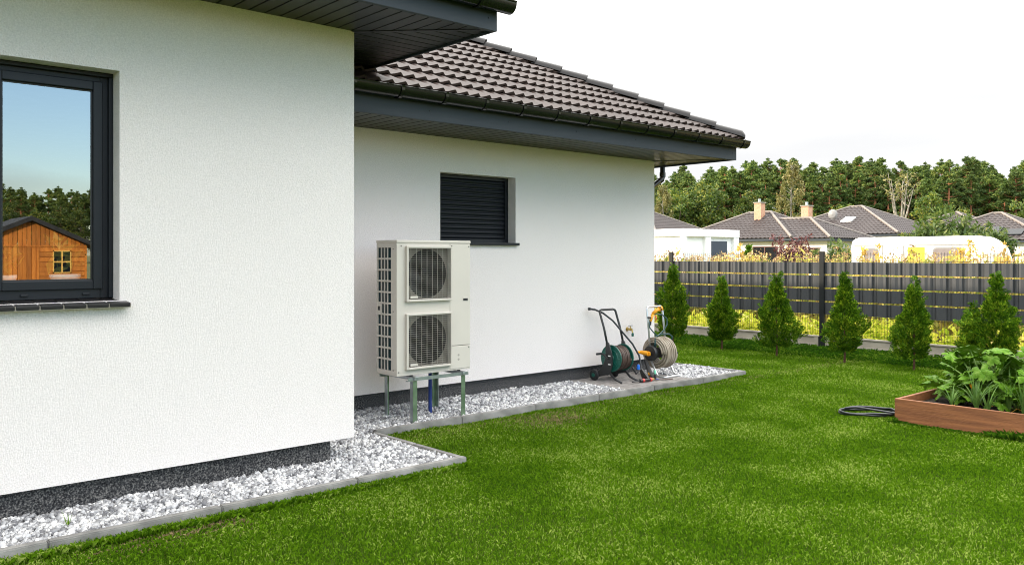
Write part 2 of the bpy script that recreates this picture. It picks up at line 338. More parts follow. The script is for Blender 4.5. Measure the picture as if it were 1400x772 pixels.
# gravel beds
gb = empty('gravel_bed', (0, 0, 0)); gb['kind'] = 'structure'
for a in [(-6.12, -5.50, -3, 3.66), (-7.86, -6.122, 3.4, 3.662), (-7.86, -5.50, 3.663, 4.284), (-7.86, -6.868, 4.287, 8.0), (-9.2, -6.868, 9.42, 10.48)]:
    MB().box(a[0], a[1], a[2], a[3], .004, .045).build('underlay', M['gbed'], gb)
def stones(areas, dens):
    P = []
    for (x0, x1, y0, y1), dn in zip(areas, dens):
        n = int((x1-x0)*(y1-y0)*dn); P.append(np.stack([rng.uniform(x0, x1, n), rng.uniform(y0, y1, n), rng.uniform(.040, .070, n)], 1))
    P = np.concatenate(P)
    # heap a little towards the walls
    P[:, 2] += .012*np.clip((-5.75-P[:, 0])/.3, 0, 1)*(P[:, 1] < 4.2)+.012*np.clip((-7.2-P[:, 0])/.4, 0, 1); P[:, 2] += .010*np.sin(P[:, 0]*7+np.sin(P[:, 1]*5)*1.3)*np.cos(P[:, 1]*6.3)
    n = len(P); base = np.array([(-1,-1,-1),(1,-1,-1),(1,1,-1),(-1,1,-1),(-1,-1,1),(1,-1,1),(1,1,1),(-1,1,1)], float)
    s = rng.uniform(.0060, .0132, (n, 1, 1))*rng.uniform(.7, 1.35, (n, 1, 3))
    v = (base[None]+rng.uniform(-.55, .55, (n, 8, 3)))*s
    q = rng.normal(size=(n, 4)); q /= np.linalg.norm(q, axis=1)[:, None]; w, x_, y_, z_ = q.T
    Rm = np.stack([1-2*(y_*y_+z_*z_), 2*(x_*y_-z_*w), 2*(x_*z_+y_*w), 2*(x_*y_+z_*w), 1-2*(x_*x_+z_*z_), 2*(y_*z_-x_*w), 2*(x_*z_-y_*w), 2*(y_*z_+x_*w), 1-2*(x_*x_+y_*y_)], 1).reshape(n, 3, 3)
    v = np.einsum('nij,nkj->nki', Rm, v)+P[:, None]
    f = np.array([(0,3,2,1),(4,5,6,7),(0,1,5,4),(1,2,6,5),(2,3,7,6),(3,0,4,7)])
    F = (f[None]+8*np.arange(n)[:, None, None]).reshape(-1, 4)
    return v.reshape(-1, 3), F
v, f = stones([(-7.8, -6.10, 3.44, 3.66), (-6.10, -5.505, .3, 3.66), (-7.84, -5.505, 3.66, 4.28), (-7.84, -6.875, 4.28, 8.0), (-9.2, -6.875, 9.43, 10.48), (-6.10, -5.505, -2, .3)], [3500, 5200, 4700, 4200, 3000, 1500])
bigmesh('gravel', v, f, M['stone'], kind='stuff', label='white crushed marble gravel along the foot of the house', cat='gravel')

# paved pad by the tap
pad = empty('paving', (-7.3, 8.7, 0)); pad['kind'] = 'structure'
MB().box(-7.85, -6.868, 8.0, 9.42, .004, .062).build('joint_sand', M['gbed'], pad)
bm_ = MB().box(-.0955, .0955, -.0455, .0455, -.06, 0); pme = bpy.data.meshes.new('paving_stone'); pme.from_pydata(bm_.v, [], bm_.f); pme.materials.append(M['paver'])
bm = bmesh.new(); bm.from_mesh(pme); bmesh.ops.bevel(bm, geom=list(bm.edges), offset=.005, segments=1, affect='EDGES'); bm.to_mesh(pme); bm.free()
for j in range(14):
    for i in range(6):
        x = -6.868-.10-.2*i+(.1 if j % 2 else 0)
        if x+.1 > -6.86 or x-.1 < -7.87: 
            if x < -7.5: x = -7.765; sx = .95
            else: x = -6.92; sx = .5
            piece('paving_stone', pme, pad, (x, 8.05+.1*j, .079), scale=(sx*.98, 1, 1))
        else: piece('paving_stone', pme, pad, (x, 8.05+.1*j, .079+random.uniform(-.0015, .0015)), rot=(random.uniform(-.006, .006), random.uniform(-.006, .006), 0))

# ------------------------------------------------------------------ the house
XN, XF, YN, YF = -6.04, -7.79, 3.65, 9.70
ZB = .25; SN, SF = 3.565, 3.09
house = empty('house', (-10, 2, 0), 'white bungalow with dark eaves and brown tiled hip roof beside the lawn', 'house')
def wallX(X, y0, y1, z0, z1, op, th=.32):
    """wall whose outer face is at X, facing +X, with openings (y0,y1,z0,z1,reveal)"""
    b = MB(); ys = sorted({y0, y1, *[q for w in op for q in w[:2]]}); zs = sorted({z0, z1, *[q for w in op for q in w[2:4]]})
    def hole(ya, za): return any(w[0] <= ya < w[1] and w[2] <= za < w[3] for w in op)
    for i in range(len(ys)-1):
        for k in range(len(zs)-1):
            if hole(ys[i], zs[k]): continue
            a, c, d, e = ys[i], ys[i+1], zs[k], zs[k+1]
            b.quad((X, a, d), (X, c, d), (X, c, e), (X, a, e)); b.quad((X-th, a, d), (X-th, a, e), (X-th, c, e), (X-th, c, d))
    for w in op:
        a, c, d, e = w[:4]; b.quad((X, a, d), (X, a, e), (X-th, a, e), (X-th, a, d)); b.quad((X, c, d), (X-th, c, d), (X-th, c, e), (X, c, e))
        b.quad((X, a, e), (X, c, e), (X-th, c, e), (X-th, a, e)); b.quad((X, a, d), (X-th, a, d), (X-th, c, d), (X, c, d))
    b.quad((X, y0, z0), (X-th, y0, z0), (X-th, y1, z0), (X, y1, z0)); b.quad((X, y0, z1), (X, y1, z1), (X-th, y1, z1), (X-th, y0, z1))
    b.quad((X, y0, z0), (X, y0, z1), (X-th, y0, z1), (X-th, y0, z0)); b.quad((X, y1, z0), (X-th, y1, z0), (X-th, y1, z1), (X, y1, z1))
    return b
w1 = wallX(XN, -9, YN, ZB, SN, [(.20, 1.83, 1.43, 2.98)]); w1.box(-7.80, XN-.32, YN-.32, YN, ZB, SN); w1.box(-16, XN-.32, -9, -8.7, ZB, SN); w1.box(-16.3, -16, -9, YN, ZB, SN)
w1.build('wall', M['stucco'], house)
w2 = wallX(XF, YN+.003, YF, ZB, SF, [(5.84, 7.0, 1.866, 2.687)], .3); w2.box(-26.0, XF-.3, YF-.3, YF, ZB, SF); w2.box(-26.3, -26.0, YN, YF, ZB, SF)  # unseen rear walls drawn longer so the wing's shadow reaches along the fence
w2.build('wall', M['stucco'], house)
MB().box(-6.5, XN-.07, -8.9, YN-.18, -.1, ZB+.002).box(-8, -6.5, 3.1, YN-.18, -.1, ZB+.002).build('plinth', M['plinth'], house)
MB().box(-8.1, XF-.07, YN-.4, YF-.10, -.1, ZB+.002).box(-26, -8.1, 9.3, YF-.10, -.1, ZB+.002).build('plinth', M['plinth'], house)
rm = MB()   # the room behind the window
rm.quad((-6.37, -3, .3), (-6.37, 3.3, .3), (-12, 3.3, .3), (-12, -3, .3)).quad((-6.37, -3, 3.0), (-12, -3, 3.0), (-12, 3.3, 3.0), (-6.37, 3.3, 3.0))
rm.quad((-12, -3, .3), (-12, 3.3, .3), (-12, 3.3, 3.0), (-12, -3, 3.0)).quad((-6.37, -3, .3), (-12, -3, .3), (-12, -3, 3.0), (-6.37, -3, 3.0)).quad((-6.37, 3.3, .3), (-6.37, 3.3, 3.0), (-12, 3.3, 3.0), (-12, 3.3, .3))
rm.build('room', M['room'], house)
# near window: outer frame, mullion, sash, glass, drain caps, tiled sill
win = empty('window', (XN, 1, 1.43)); win.parent = house; win.location = Vector((XN, 1, 1.43))-ORG['house']
XW = -6.205; Y0, Y1, Z0, Z1 = .20, 1.83, 1.445, 2.98
fr = MB().box(XW-.07, XW, Y1-.075, Y1, Z0, Z1).box(XW-.07, XW, Y0, Y0+.075, Z0, Z1).box(XW-.07, XW, Y0+.075, Y1-.075, Z1-.075, Z1).box(XW-.07, XW, Y0+.075, Y1-.075, Z0, Z0+.068)
fr.box(XW-.07, XW+.004, 1.06, 1.14, Z0+.068, Z1-.075)
fr.box(XW-.03, XW+.035, Y1-.028, Y1-.001, Z0+.001, Z1-.03).box(XW-.03, XW+.035, Y0, Y1-.001, Z1-.03, Z1-.001)
fr.build('frame', M['anth'], win, bevel=.004)
def sash(a, c):
    b = MB(); x0, x1 = XW-.06, XW+.018; d, e = Z0+.062, Z1-.062; t = .062
    b.box(x0, x1, a, a+t, d, e).box(x0, x1, c-t, c, d, e).box(x0, x1, a+t, c-t, d, d+t).box(x0, x1, a+t, c-t, e-t, e)
    b.build('sash', M['anth'], win, bevel=.006)
    g = MB(); t2 = .070; x1 = XW-.004
    g.box(XW-.03, x1, a+t-.001, a+t2, d+t, e-t).box(XW-.03, x1, c-t2, c-t+.001, d+t, e-t).box(XW-.03, x1, a+t2, c-t2, d+t-.001, d+t2).box(XW-.03, x1, a+t2, c-t2, e-t2, e-t+.001)
    g.build('gasket', M['screw'], win)
    MB().quad((XW-.014, a+t, d+t), (XW-.014, c-t, d+t), (XW-.014, c-t, e-t), (XW-.014, a+t, e-t)).build('pane', M['glass'], win)
sash(1.103, 1.768); sash(.265, 1.098)
for yy in (1.27, 1.64): MB().box(XW, XW+.012, yy, yy+.045, Z0+.022, Z0+.038).build('drain_cap', M['anth'], win, bevel=.003)
for k in range(8):
    a = 1.885-.137*(k+1)+.0
    hx = MB(); hx.hexa([(XW-.02, a, 1.418), (-5.965, a, 1.392), (-5.965, a+.131, 1.392), (XW-.02, a+.131, 1.418), (XW-.02, a, 1.444), (-5.965, a, 1.420), (-5.965, a+.131, 1.420), (XW-.02, a+.131, 1.444)])
    hx.build('sill_tile', M['ridge'], win, bevel=.006)
MB().hexa([(XW-.02, .78, 1.412), (-5.972, .78, 1.387), (-5.972, 1.883, 1.387), (XW-.02, 1.883, 1.412), (XW-.02, .78, 1.438), (-5.972, .78, 1.415), (-5.972, 1.883, 1.415), (XW-.02, 1.883, 1.438)]).build('grout', M['fbase'], win)
MB().box(-6.9, XW-.072, .05, 1.98, 1.44, 1.495).build('inner_sill', M['pot'], win)
# shutter window
sh = empty('roller_shutter', (XF, 6.4, 1.866)); sh.parent = house; sh.location = Vector((XF, 6.4, 1.866))-ORG['house']
XS = XF-.15
MB().box(XS-.05, XS+.012, 5.84, 5.885, 1.885, 2.687).box(XS-.05, XS+.012, 6.955, 7.0, 1.885, 2.687).box(XS-.05, XS+.016, 5.885, 6.955, 2.645, 2.687).box(XS-.05, XS+.008, 5.885, 6.955, 1.885, 1.93).build('frame', M['anth'], sh, bevel=.003)
sl = MB(); n = 6; h = .0555
pr = [(XS-.022, 0)]+[(XS-.018+.013*math.sin(math.pi*i/n), h*(.06+.80*i/n)) for i in range(n+1)]+[(XS-.022, h*.9), (XS-.022, h)]
for i in range(len(pr)-1): sl.quad((pr[i][0], 5.885, pr[i][1]), (pr[i][0], 6.955, pr[i][1]), (pr[i+1][0], 6.955, pr[i+1][1]), (pr[i+1][0], 5.885, pr[i+1][1]))
sme = bpy.data.meshes.new('slat'); sme.from_pydata([(a-XS, b-6.42, c) for a, b, c in sl.v], [], sl.f); sme.materials.append(M['anth']); sme.shade_smooth()
for k in range(13): piece('slat', sme, sh, (XS, 6.42, 1.93+h*k))
MB().box(XS-.3, XF+.045, 5.82, 7.03, 1.852, 1.884).build('sill', M['anth'], sh, bevel=.004)

# soffit boards, fascia, gutters
def eave(zs, xw, xe, y0, yw, ye, zf1, name_lab):
    sof = empty('soffit', (xe, y0, zs)); sof.parent = house; sof.location = Vector((xe, y0, zs))-ORG['house']
    bw = .125; L = xw-.04; shared = {}
    MB().quad((L, y0, zs+.02), (xe, y0, zs+.02), (xe, ye, zs+.02), (L, ye, zs+.02)).build('backing', M['screw'], sof)
    MB().quad((L, yw-.04, zs+.021), (L, ye, zs+.021), (L-12, ye, zs+.021), (L-12, yw-.04, zs+.021)).build('backing', M['screw'], sof)
    yy = y0; 
    def board(pts):   # quad outline, 12 mm thick with a V edge
        b = MB(); c = [Vector(p) for p in pts]; b.prism(c, (0, 0, .014)); return b.build('soffit_board', M['soffit'], sof, bevel=.003)
    ov = xe-xw; cy = yw; k = 0
    me = None
    while yy < ye-.01:
        a, c = yy, min(yy+bw-.013, ye)
        # mitre: board runs from xw-.04 to xe, beyond the mitre line only the outer part
        m = lambda q: L if q <= yw else xw+(xe-xw)*(q-yw)/(ye-yw)
        if c <= yw and me is None:
            o_ = board([(L, a, zs), (xe, a, zs), (xe, c, zs), (L, c, zs)]); me = o_
            # re-origin so that the mesh can be shared
            for v_ in o_.data.vertices: v_.co.y -= (a-y0)
            o_.location.y += a-y0
        elif c <= yw:
            q = me.copy(); COL.objects.link(q); q.location.y = a-y0
        else:
            pts = [(m(a), a, zs), (xe, a, zs), (xe, c, zs), (m(c), c, zs)]
            if abs(m(c)-xe) < 1e-3: pts = pts[:3]
            board(pts)
        yy += bw
    xx = xe
    while xx > xe-4.2:
        c, a = xx, xx-bw+.013
        m = lambda q: yw-.04 if q <= xw else yw+(ye-yw)*(q-xw)/(xe-xw)
        pts = [(a, m(a)+.006, zs), (c, m(c)+.006, zs), (c, ye, zs), (a, ye, zs)]
        if c > xe-.02: pts = [(a, m(a)+.006, zs), (c, ye, zs), (a, ye, zs)]
        board(pts); xx -= bw
    p0, p1 = Vector((xw-.04, yw-.04*(ye-yw)/(xe-xw), zs-.006)), Vector((xe, ye, zs-.006)); s_ = Vector((.012, -.012, 0))
    MB().prism([p0-s_, p1-s_, p1+s_, p0+s_], (0, 0, .004)).build('mitre_strip', M['screw'], sof)
    # fascia
    zb = zs-.02
    fa = MB().box(xe, xe+.02, y0, ye+.02, zb, zf1).box(xe-12, xe, ye, ye+.02, zb, zf1).box(xe-.02, xe, y0, ye, zb, zb+.012)
    fa = fa.build('fascia', M['fascia'], house, bevel=.002)
    yy = ye-.07
    while yy > y0:
        MB().lathe([(.006, 0), (.006, .004), (.003, .006)], (xe+.02, yy, zs+.075), 'x', 8).build('screw', M['screw'], fa); yy -= 1.05
eave(SN, XN, -5.23, -9, YN, 4.46, 3.80, 'near')
eave(SF, XF, -6.85, YN+.004, YF, 10.31, 3.345, 'far')
def gutter(xc, zc, y0, y1, r=.068, brk=.52, first=.3):
    prof = []
    for i in range(11): w = math.pi*i/10; prof.append((xc+r*math.cos(math.pi+w)*1.0, zc-r*math.sin(w)*1.05))
    prof = [(prof[0][0], zc+.012)]+prof+[(xc+r+.008, zc+.006), (xc+r+.010, zc+.014), (xc+r, zc+.018), (xc+r-.004, zc+.008)]
    inner = [(xc+(r-.004)*math.cos(w), zc-(r-.004)*1.05*math.sin(w)) for w in [math.pi*i/10 for i in range(11)]]
    p = prof+inner
    b = MB(); n = len(p)
    b.add([(a, y0, c) for a, c in p]+[(a, y1, c) for a, c in p], [(i, (i+1) % n, (i+1) % n+n, i+n) for i in range(n)])
    g = b.build('gutter', M['gutter'], house, smooth='auto')
    e = MB(); ring = [(xc+r*math.cos(math.pi+w), zc-r*1.05*math.sin(w)) for w in [math.pi*i/10 for i in range(11)]]
    e.prism([(a, y1-.001, c) for a, c in ring], (0, .004, 0)); e.build('end_cap', M['gutter'], g)
    yy = y1-first
    while yy > y0:
        ro = r+.009; q = MB(); pts = [(xc+ro*math.cos(math.pi+w), zc-ro*1.05*math.sin(w)) for w in [math.pi*i/12 for i in range(13)]]+[(xc+ro+.006, zc+.02), (xc+ro-.01, zc+.024)]
        for i in range(len(pts)-1):
            (a, c), (d, e_) = pts[i], pts[i+1]
            q.quad((a, yy, c), (a, yy+.034, c), (d, yy+.034, e_), (d, yy, e_))
            q.quad((a, yy, c), (d, yy, e_), (d*.998+xc*.002, yy, e_+.004), (a*.998+xc*.002, yy, c+.004))
        q.build('bracket', M['gutter'], g, smooth='auto'); yy -= brk
    return g
gutter(-5.215+.078, 3.76, -9, 4.56, .075, .52, .36)
gutter(-6.829+.088, 3.318, YN+.004, 10.42, .082, .52, .16)
# underside strip between gutter and tiles, end gutter and downpipe of the far wing
eg = MB(); 
eg.add([(x_, 10.40+.068*math.cos(w), 3.315-.068*math.sin(w)) for x_ in (-6.9, -20) for w in [math.pi*i/10 for i in range(11)]], [(i, i+1, i+12, i+11) for i in range(10)])
eg.build('gutter', M['gutter'], house, smooth=True)
dp = MB().tube([(-8.2, 10.41, 3.26), (-8.2, 10.41, 2.93), (-8.2, 10.395, 2.90), (-8.23, 10.06, 2.70), (-8.24, 9.86, 2.58), (-8.24, 9.80, 2.54), (-8.24, 9.80, .1)], .040, 12)
dp.tube([(-8.2, 10.41, 3.0), (-8.2, 10.41, 2.93)], .047, 12).tube([(-8.2, 10.395, 2.90), (-8.21, 10.34, 2.868)], .047, 12)
dp.build('downpipe', M['gutter'], house, smooth='auto')

# roofs ---------------------------------------------------------------------------------------
TAN = .525
def wave(u):          # two rolls per .30 m tile
    t = (u/.15) % 1.0
    return .034*((t/.74)**1.4 if t < .74 else (1-(t-.74)/.26)**.8)-.008
def tile_face(P, U, V, N, width, slope, lhip, rhip, L0=0, course=.34, per=.3, step=.022, nseg=4, ulim=None):
    """waved, stepped roof face; lhip/rhip = how fast the left/right edge moves in per metre of slope"""
    P, U, V, N = Vector(P), Vector(U), Vector(V), Vector(N); b = MB(); k = 0; v = L0
    wv = (lambda u: .055*(1-math.cos(2*math.pi*u/per))/2)
    while v < slope-.01:
        v1 = min(v+course, slope); ul0, ur0 = v*lhip, width-v*rhip; ul1, ur1 = v1*lhip, width-v1*rhip
        if ur0-ul0 < .05: break
        us = np.arange(math.floor(ul0/(per/nseg)), math.ceil(ur0/(per/nseg))+1)*(per/nseg)
        vs_ = []; m = len(us)
        for u in us:
            a = min(max(u, ul0), ur0); c = min(max(u, ul1), max(ur1, ul1)); h_ = wv(u)
            vs_.append(P+U*a+V*v+N*(h_+step)); vs_.append(P+U*c+V*v1+N*(wv(u))); vs_.append(P+U*a+V*v+N*(h_-.02))
        fs = []
        for i in range(m-1): fs.append((3*i, 3*i+3, 3*i+4, 3*i+1)); fs.append((3*i+2, 3*i+5, 3*i+3, 3*i))
        b.add(vs_, fs); v = v1
    return b
def hip_roof(x0, x1, y0, y1, ze, tan, name, m, parent, faces='NSEW', per=.3, course=.34, nseg=4, rm=None, ridge_r=.09):
    """hip roof over a rectangle; E face looks to +X, S face to -Y"""
    hx, hy = (x1-x0)/2, (y1-y0)/2; s = min(hx, hy); c = 1/math.sqrt(1+tan*tan); sl_ = s/c
    zr = ze+s*tan; b = MB(); hip = c
    def fc(P, U, inn, w, long):
        U = Vector(U); inn = Vector(inn); V = (inn+Vector((0, 0, tan))).normalized(); N = U.cross(V)
        if N.z < 0: N = -N
        q = tile_face(P, U, V, N, w, sl_, hip, hip, per=per, course=course, nseg=nseg)
        b.add(q.v, q.f)
    if 'S' in faces: fc((x0, y0, ze), (1, 0, 0), (0, 1, 0), x1-x0, hx > hy)
    if 'E' in faces: fc((x1, y0, ze), (0, 1, 0), (-1, 0, 0), y1-y0, hy > hx)
    if 'N' in faces: fc((x1, y1, ze), (-1, 0, 0), (0, -1, 0), x1-x0, hx > hy)
    if 'W' in faces: fc((x0, y1, ze), (0, -1, 0), (1, 0, 0), y1-y0, hy > hx)
    o_ = b.build(name, m, parent)
    # solid deck just below, so that no light leaks through
    d = MB(); r0, r1 = Vector((x0+s, y0+s, zr-.03)), Vector((x1-s, y1-s, zr-.03)); e = ze-.03
    A, B, C_, D = (x0, y0, e), (x1, y0, e), (x1, y1, e), (x0, y1, e)
    if hx >= hy: d.quad(A, B, r1, r0).quad(C_, D, r0, r1).quad(B, C_, r1).quad(D, A, r0)
    else: d.quad(A, B, r0).quad(B, C_, r1, r0).quad(C_, D, r1).quad(D, A, r0, r1)
    d.quad(D, C_, B, A); d.build('deck', M['screw'], o_)
    if rm:
        for a_, b_ in (((x0, y0, ze), r0), ((x1, y0, ze), r1 if hx >= hy else r0), ((x1, y1, ze), r1), ((x0, y1, ze), r0 if hx >= hy else r1), (r0, r1)):
            a_, b_ = Vector(a_), Vector(b_)
            if (b_-a_).length > .1: MB().tube([a_+Vector((0, 0, .05)), b_+Vector((0, 0, .07))], ridge_r, 6).build('ridge_tile_row', rm, o_)
    return o_
# near wing roof (its slopes cannot be seen from the garden, only its eaves)
hip_roof(-16.8, -5.20, -9.8, 4.49, 3.80, TAN, 'roof', M['tile2'], house, faces='NSEW', per=.3, nseg=3)
# far wing roof: tile by tile on the slope above the lawn
XE, YE, ZE = -6.775, 10.36, 3.345
roof = empty('roof', (XE, YE, ZE)); roof.parent = house; roof.location = Vector((XE, YE, ZE))-ORG['house']
cs = 1/math.sqrt(1+TAN*TAN); V_ = Vector((-cs, 0, TAN*cs)); N_ = Vector((TAN*cs, 0, cs)); TW, TC = .30, .34
def tile_mesh(clip0=None, clip1=None):
    """tile in slope coordinates u (along eave, +Y), v (up slope); clip = u limits at bottom/top"""
    b = MB(); n = 16; vs_ = []; ov = .05; th = .018
    for i in range(n+1):
        u = TW*i/n; h_ = wave(u)
        u0 = u if clip0 is None else min(u, clip0); u1 = u if clip1 is None else min(u, clip1)
        lift = .046
        vs_ += [Vector((0, u0, 0))+N_*(h_+lift), V_*(TC+ov)+Vector((0, u1, 0))+N_*(h_-.002), Vector((0, u0, 0))+N_*(h_+lift-th*1.6)+V_*.004]
    fs = []
    for i in range(n): fs += [(3*i, 3*i+3, 3*i+4, 3*i+1), (3*i+2, 3*i+5, 3*i+3, 3*i)]
    fs += [(0, 1, 2), (3*n, 3*n+2, 3*n+1)]
    me = bpy.data.meshes.new('roof_tile'); me.from_pydata(vs_, [], fs); me.materials.append(M['tile']); me.shade_smooth(); me.set_sharp_from_angle(angle=R(50)); return me
TM = tile_mesh(); cnt = 0; ncourse = 13
y_start = YE-.30*23
for k in range(ncourse):
    base = Vector((XE, 0, ZE))+V_*(TC*k-.035); s_h = (TC*k)*cs; s_h1 = (TC*(k+1)+.05)*cs
    for i in range(23):
        ya = y_start+TW*i
        yh0, yh1 = YE-s_h, YE-s_h1
        if ya < 4.40 and base.z > 3.62: continue
        if ya < 3.66: continue
        if ya > yh0-.02: continue
        me = TM
        if ya+TW > yh1: me = tile_mesh(max(yh0-ya, .0), max(yh1-ya, 0.0))
        piece('roof_tile', me, roof, (base.x+random.uniform(-.002, .002), ya, base.z), rot=(0, random.uniform(-.004, .004), random.uniform(-.004, .004))); cnt += 1
# upper part of that slope and the far slopes, joined; rear run lengthened unseen to shade the fence
sl_top = 5.2/cs; v0 = TC*ncourse-.035
q = tile_face((XE, 4.5, ZE), (0, 1, 0), V_, N_, YE-4.5, sl_top, 0, cs, L0=v0, per=.15); q.build('upper_tiles', M['tile'], roof, kind='stuff')
q = tile_face((XE, YE, ZE), (-1, 0, 0), Vector((0, -cs, TAN*cs)), Vector((0, TAN*cs, cs)), 20.0, sl_top, cs, cs, per=.15); q.build('rear_tiles', M['tile'], roof, kind='stuff')
dk = MB(); zr = ZE+5.2*TAN-.03; a = 4.5
dk.quad((XE, a, ZE-.03), (XE, YE, ZE-.03), (XE-5.2, YE-5.2, zr), (XE-5.2, a, zr)).quad((XE, YE, ZE-.03), (XE-20, YE, ZE-.03), (XE-14.8, YE-5.2, zr), (XE-5.2, YE-5.2, zr))
dk.quad((XE-5.2, YE-5.2, zr), (XE-14.8, YE-5.2, zr), (XE-20, YE-10.4, ZE-.03), (XE-5.2, YE-10.4, ZE-.03)).quad((XE-20, YE, ZE-.03), (XE-20, YE-10.4, ZE-.03), (XE-14.8, YE-5.2, zr))
dk.quad((XE, 3.66, ZE-.03), (XE, a, ZE-.03), (XE-.5, a, ZE-.03+.5*TAN), (XE-.5, 3.66, ZE-.03+.5*TAN))
dk.build('deck', M['screw'], roof)
MB().quad((-6.85, 3.66, ZE-.02), (-6.79, 3.66, ZE-.025), (-6.79, YE, ZE-.025), (-6.85, YE, ZE-.02)).build('eave_comb', M['screw'], roof)
# hip ridge tiles: tapered half rounds overlapping down the hip
hd = Vector((-1, -1, TAN)).normalized(); hs = Vector((-1, 1, 0)).normalized(); hn = hs.cross(hd); hn = hn if hn.z > 0 else -hn
def ridge_piece():
    b = MB(); L = .43; vs_ = []; n = 8
    for j, (l, r, lift) in enumerate(((0, .115, .030), (L, .095, .004))):
        for th_ in (0, .016):
            for i in range(n+1):
                w = math.pi*i/n; vs_.append(hd*l+hs*(r-th_)*math.cos(w)*1.05+hn*((r-th_)*math.sin(w)*.85+lift))
    m = n+1; fs = []
    for i in range(n): fs += [(i, i+1, 2*m+i+1, 2*m+i), (m+i, 3*m+i, 3*m+i+1, m+i+1), (i, m+i, m+i+1, i+1), (2*m+i, 2*m+i+1, 3*m+i+1, 3*m+i)]
    fs += [(0, 2*m, 3*m, m), (n, m+n, 3*m+n, 2*m+n)]
    me = bpy.data.meshes.new('ridge_tile'); me.from_pydata(vs_, [], fs); me.materials.append(M['ridge']); me.shade_smooth(); me.set_sharp_from_angle(angle=R(40)); return me
RM = ridge_piece(); p = Vector((XE-.02, YE-.02, ZE+.022)); k = 0
while p.x > XE-5.2: piece('ridge_tile', RM, roof, p); p = p+hd*.385; k += 1
# closing cone at the foot of the hip
MB().lathe([(.004, -.01), (.05, 0), (.09, .03), (.112, .08)], (0, 0, 0), 'x', 12, cap=False)
cone = MB(); b = Vector((XE-.02, YE-.02, ZE+.022)); rings = [(-.075, .02, .03), (-.06, .065, .03), (-.02, .10, .03), (.03, .113, .03)]
vs_ = [b+hd*l+hs*r*math.cos(math.pi*i/8)*1.05+hn*(r*math.sin(math.pi*i/8)*.85+lf) for l, r, lf in rings for i in range(9)]
cone.add(vs_, [(j*9+i, j*9+i+1, (j+1)*9+i+1, (j+1)*9+i) for j in range(3) for i in range(8)]+[tuple(range(9))]).build('hip_end_cap', M['ridge'], roof, smooth=True)
rr = MB().tube([(XE-5.2, YE-5.2, zr+.1), (XE-5.2, 3, zr+.1)], .1, 8); rr.build('ridge_tile_row', M['ridge'], roof)

# tap on the wall
tp = empty('tap', (XF, 9.1, .70)); tp.parent = house; tp.location = Vector((XF, 9.1, .70))-ORG['house']
MB().lathe([(.03, 0), (.03, .006), (.016, .01), (.014, .05), (.02, .05), (.02, .07), (.013, .07), (.013, .09)], (XF, 9.1, .70), 'x', 14).tube([(XF+.07, 9.1, .70), (XF+.09, 9.1, .69), (XF+.10, 9.1, .65)], .011, 10).lathe([(.006, 0), (.006, .05)], (XF+.06, 9.1, .70), 'z', 8).build('body', M['brass'], tp, smooth='auto')
MB().box(XF+.045, XF+.075, 9.06, 9.14, .747, .757).build('lever', M['galv'], tp, bevel=.003)
MB().lathe([(.014, 0), (.017, .01), (.017, .04), (.011, .05)], (XF+.10, 9.1, .605), 'z', 12).build('hose_connector', M['green'], tp, smooth='auto')

# ------------------------------------------------------------------ heat pump
PX0, PX1, PY0, PY1, PZ0, PZ1 = -7.31, -6.95, 4.68, 5.60, .545, 1.885
hp = empty('heat_pump', ((PX0+PX1)/2, (PY0+PY1)/2, PZ0), 'beige outdoor heat pump with two stacked fans on a steel frame', 'heat pump')
YP = 5.335          # split between fan section and service panel
fy0, fy1 = 4.80, 5.325
G1, G2 = (PZ1-.575, PZ1-.075), (PZ0+.035, PZ0+.575)   # fan openings (z ranges), upper / lower
G1 = (1.295, 1.805); G2 = (.625, 1.135)
c = MB()
# front face with two openings
zs = [PZ0+.012, G2[0], G2[1], G1[0], G1[1], PZ1-.03]; X1 = PX1
c.box(X1-.02, X1, PY0, fy0, zs[0], zs[5]).box(X1-.02, X1, fy1, YP-.002, zs[0], zs[5])
c.box(X1-.02, X1, fy0, fy1, zs[0], zs[1]).box(X1-.02, X1, fy0, fy1, zs[2], zs[3]).box(X1-.02, X1, fy0, fy1, zs[4], zs[5])
c.build('front_casing', M['pump'], hp)
# left side: corner post plus grid of openings
sd = MB(); y = PY0
sd.box(X1-.10, X1-.02, y, y+.012, zs[0], zs[5]).box(PX0, PX0+.018, y, y+.012, zs[0], zs[5])
cols = [PX0+.018, PX0+.082, PX0+.137, PX0+.192, X1-.10]
rows = 11; zt, zbm = PZ1-.075, PZ0+.05; rh = (zt-zbm)/rows
sd.box(PX0+.018, X1-.10, y, y+.012, zs[0], zbm).box(PX0+.018, X1-.10, y, y+.012, zt, zs[5])
for i in range(1, 4): sd.box(cols[i]-.006, cols[i]+.006, y, y+.010, zbm, zt)
for i in range(1, rows): sd.box(PX0+.018, X1-.10, y-.001, y+.009, zbm+rh*i-.009, zbm+rh*i+.009)
sd.box(PX0+.018, PX0+.078, y-.002, y+.012, zbm+rh*5+.01, zbm+rh*6.0-.01)
sd.build('side_grille', M['pump'], hp)
MB().box(PX0+.03, PX0+.062, y-.004, y-.002, zbm+rh*5+.035, zbm+rh*5.6+.01).build('hand_grip', M['pumpin'], hp)
MB().box(PX0+.015, X1-.11, y+.016, y+.03, zs[0], zs[5]).build('coil', M['fin'], hp)
MB().box(PX0, PX0+.015, PY0+.02, PY1, zs[0], zs[5]).box(PX0, X1-.02, PY1-.012, PY1, zs[0], zs[5]).build('rear_panel', M['pump'], hp)
MB().box(PX0-.006, PX1+.008, PY0-.006, PY1+.006, PZ1-.030, PZ1).build('top_cover', M['pump'], hp, bevel=.008)
MB().box(PX0, PX1, PY0, PY1, PZ0, PZ0+.012).build('base_pan', M['pump'], hp, bevel=.003)
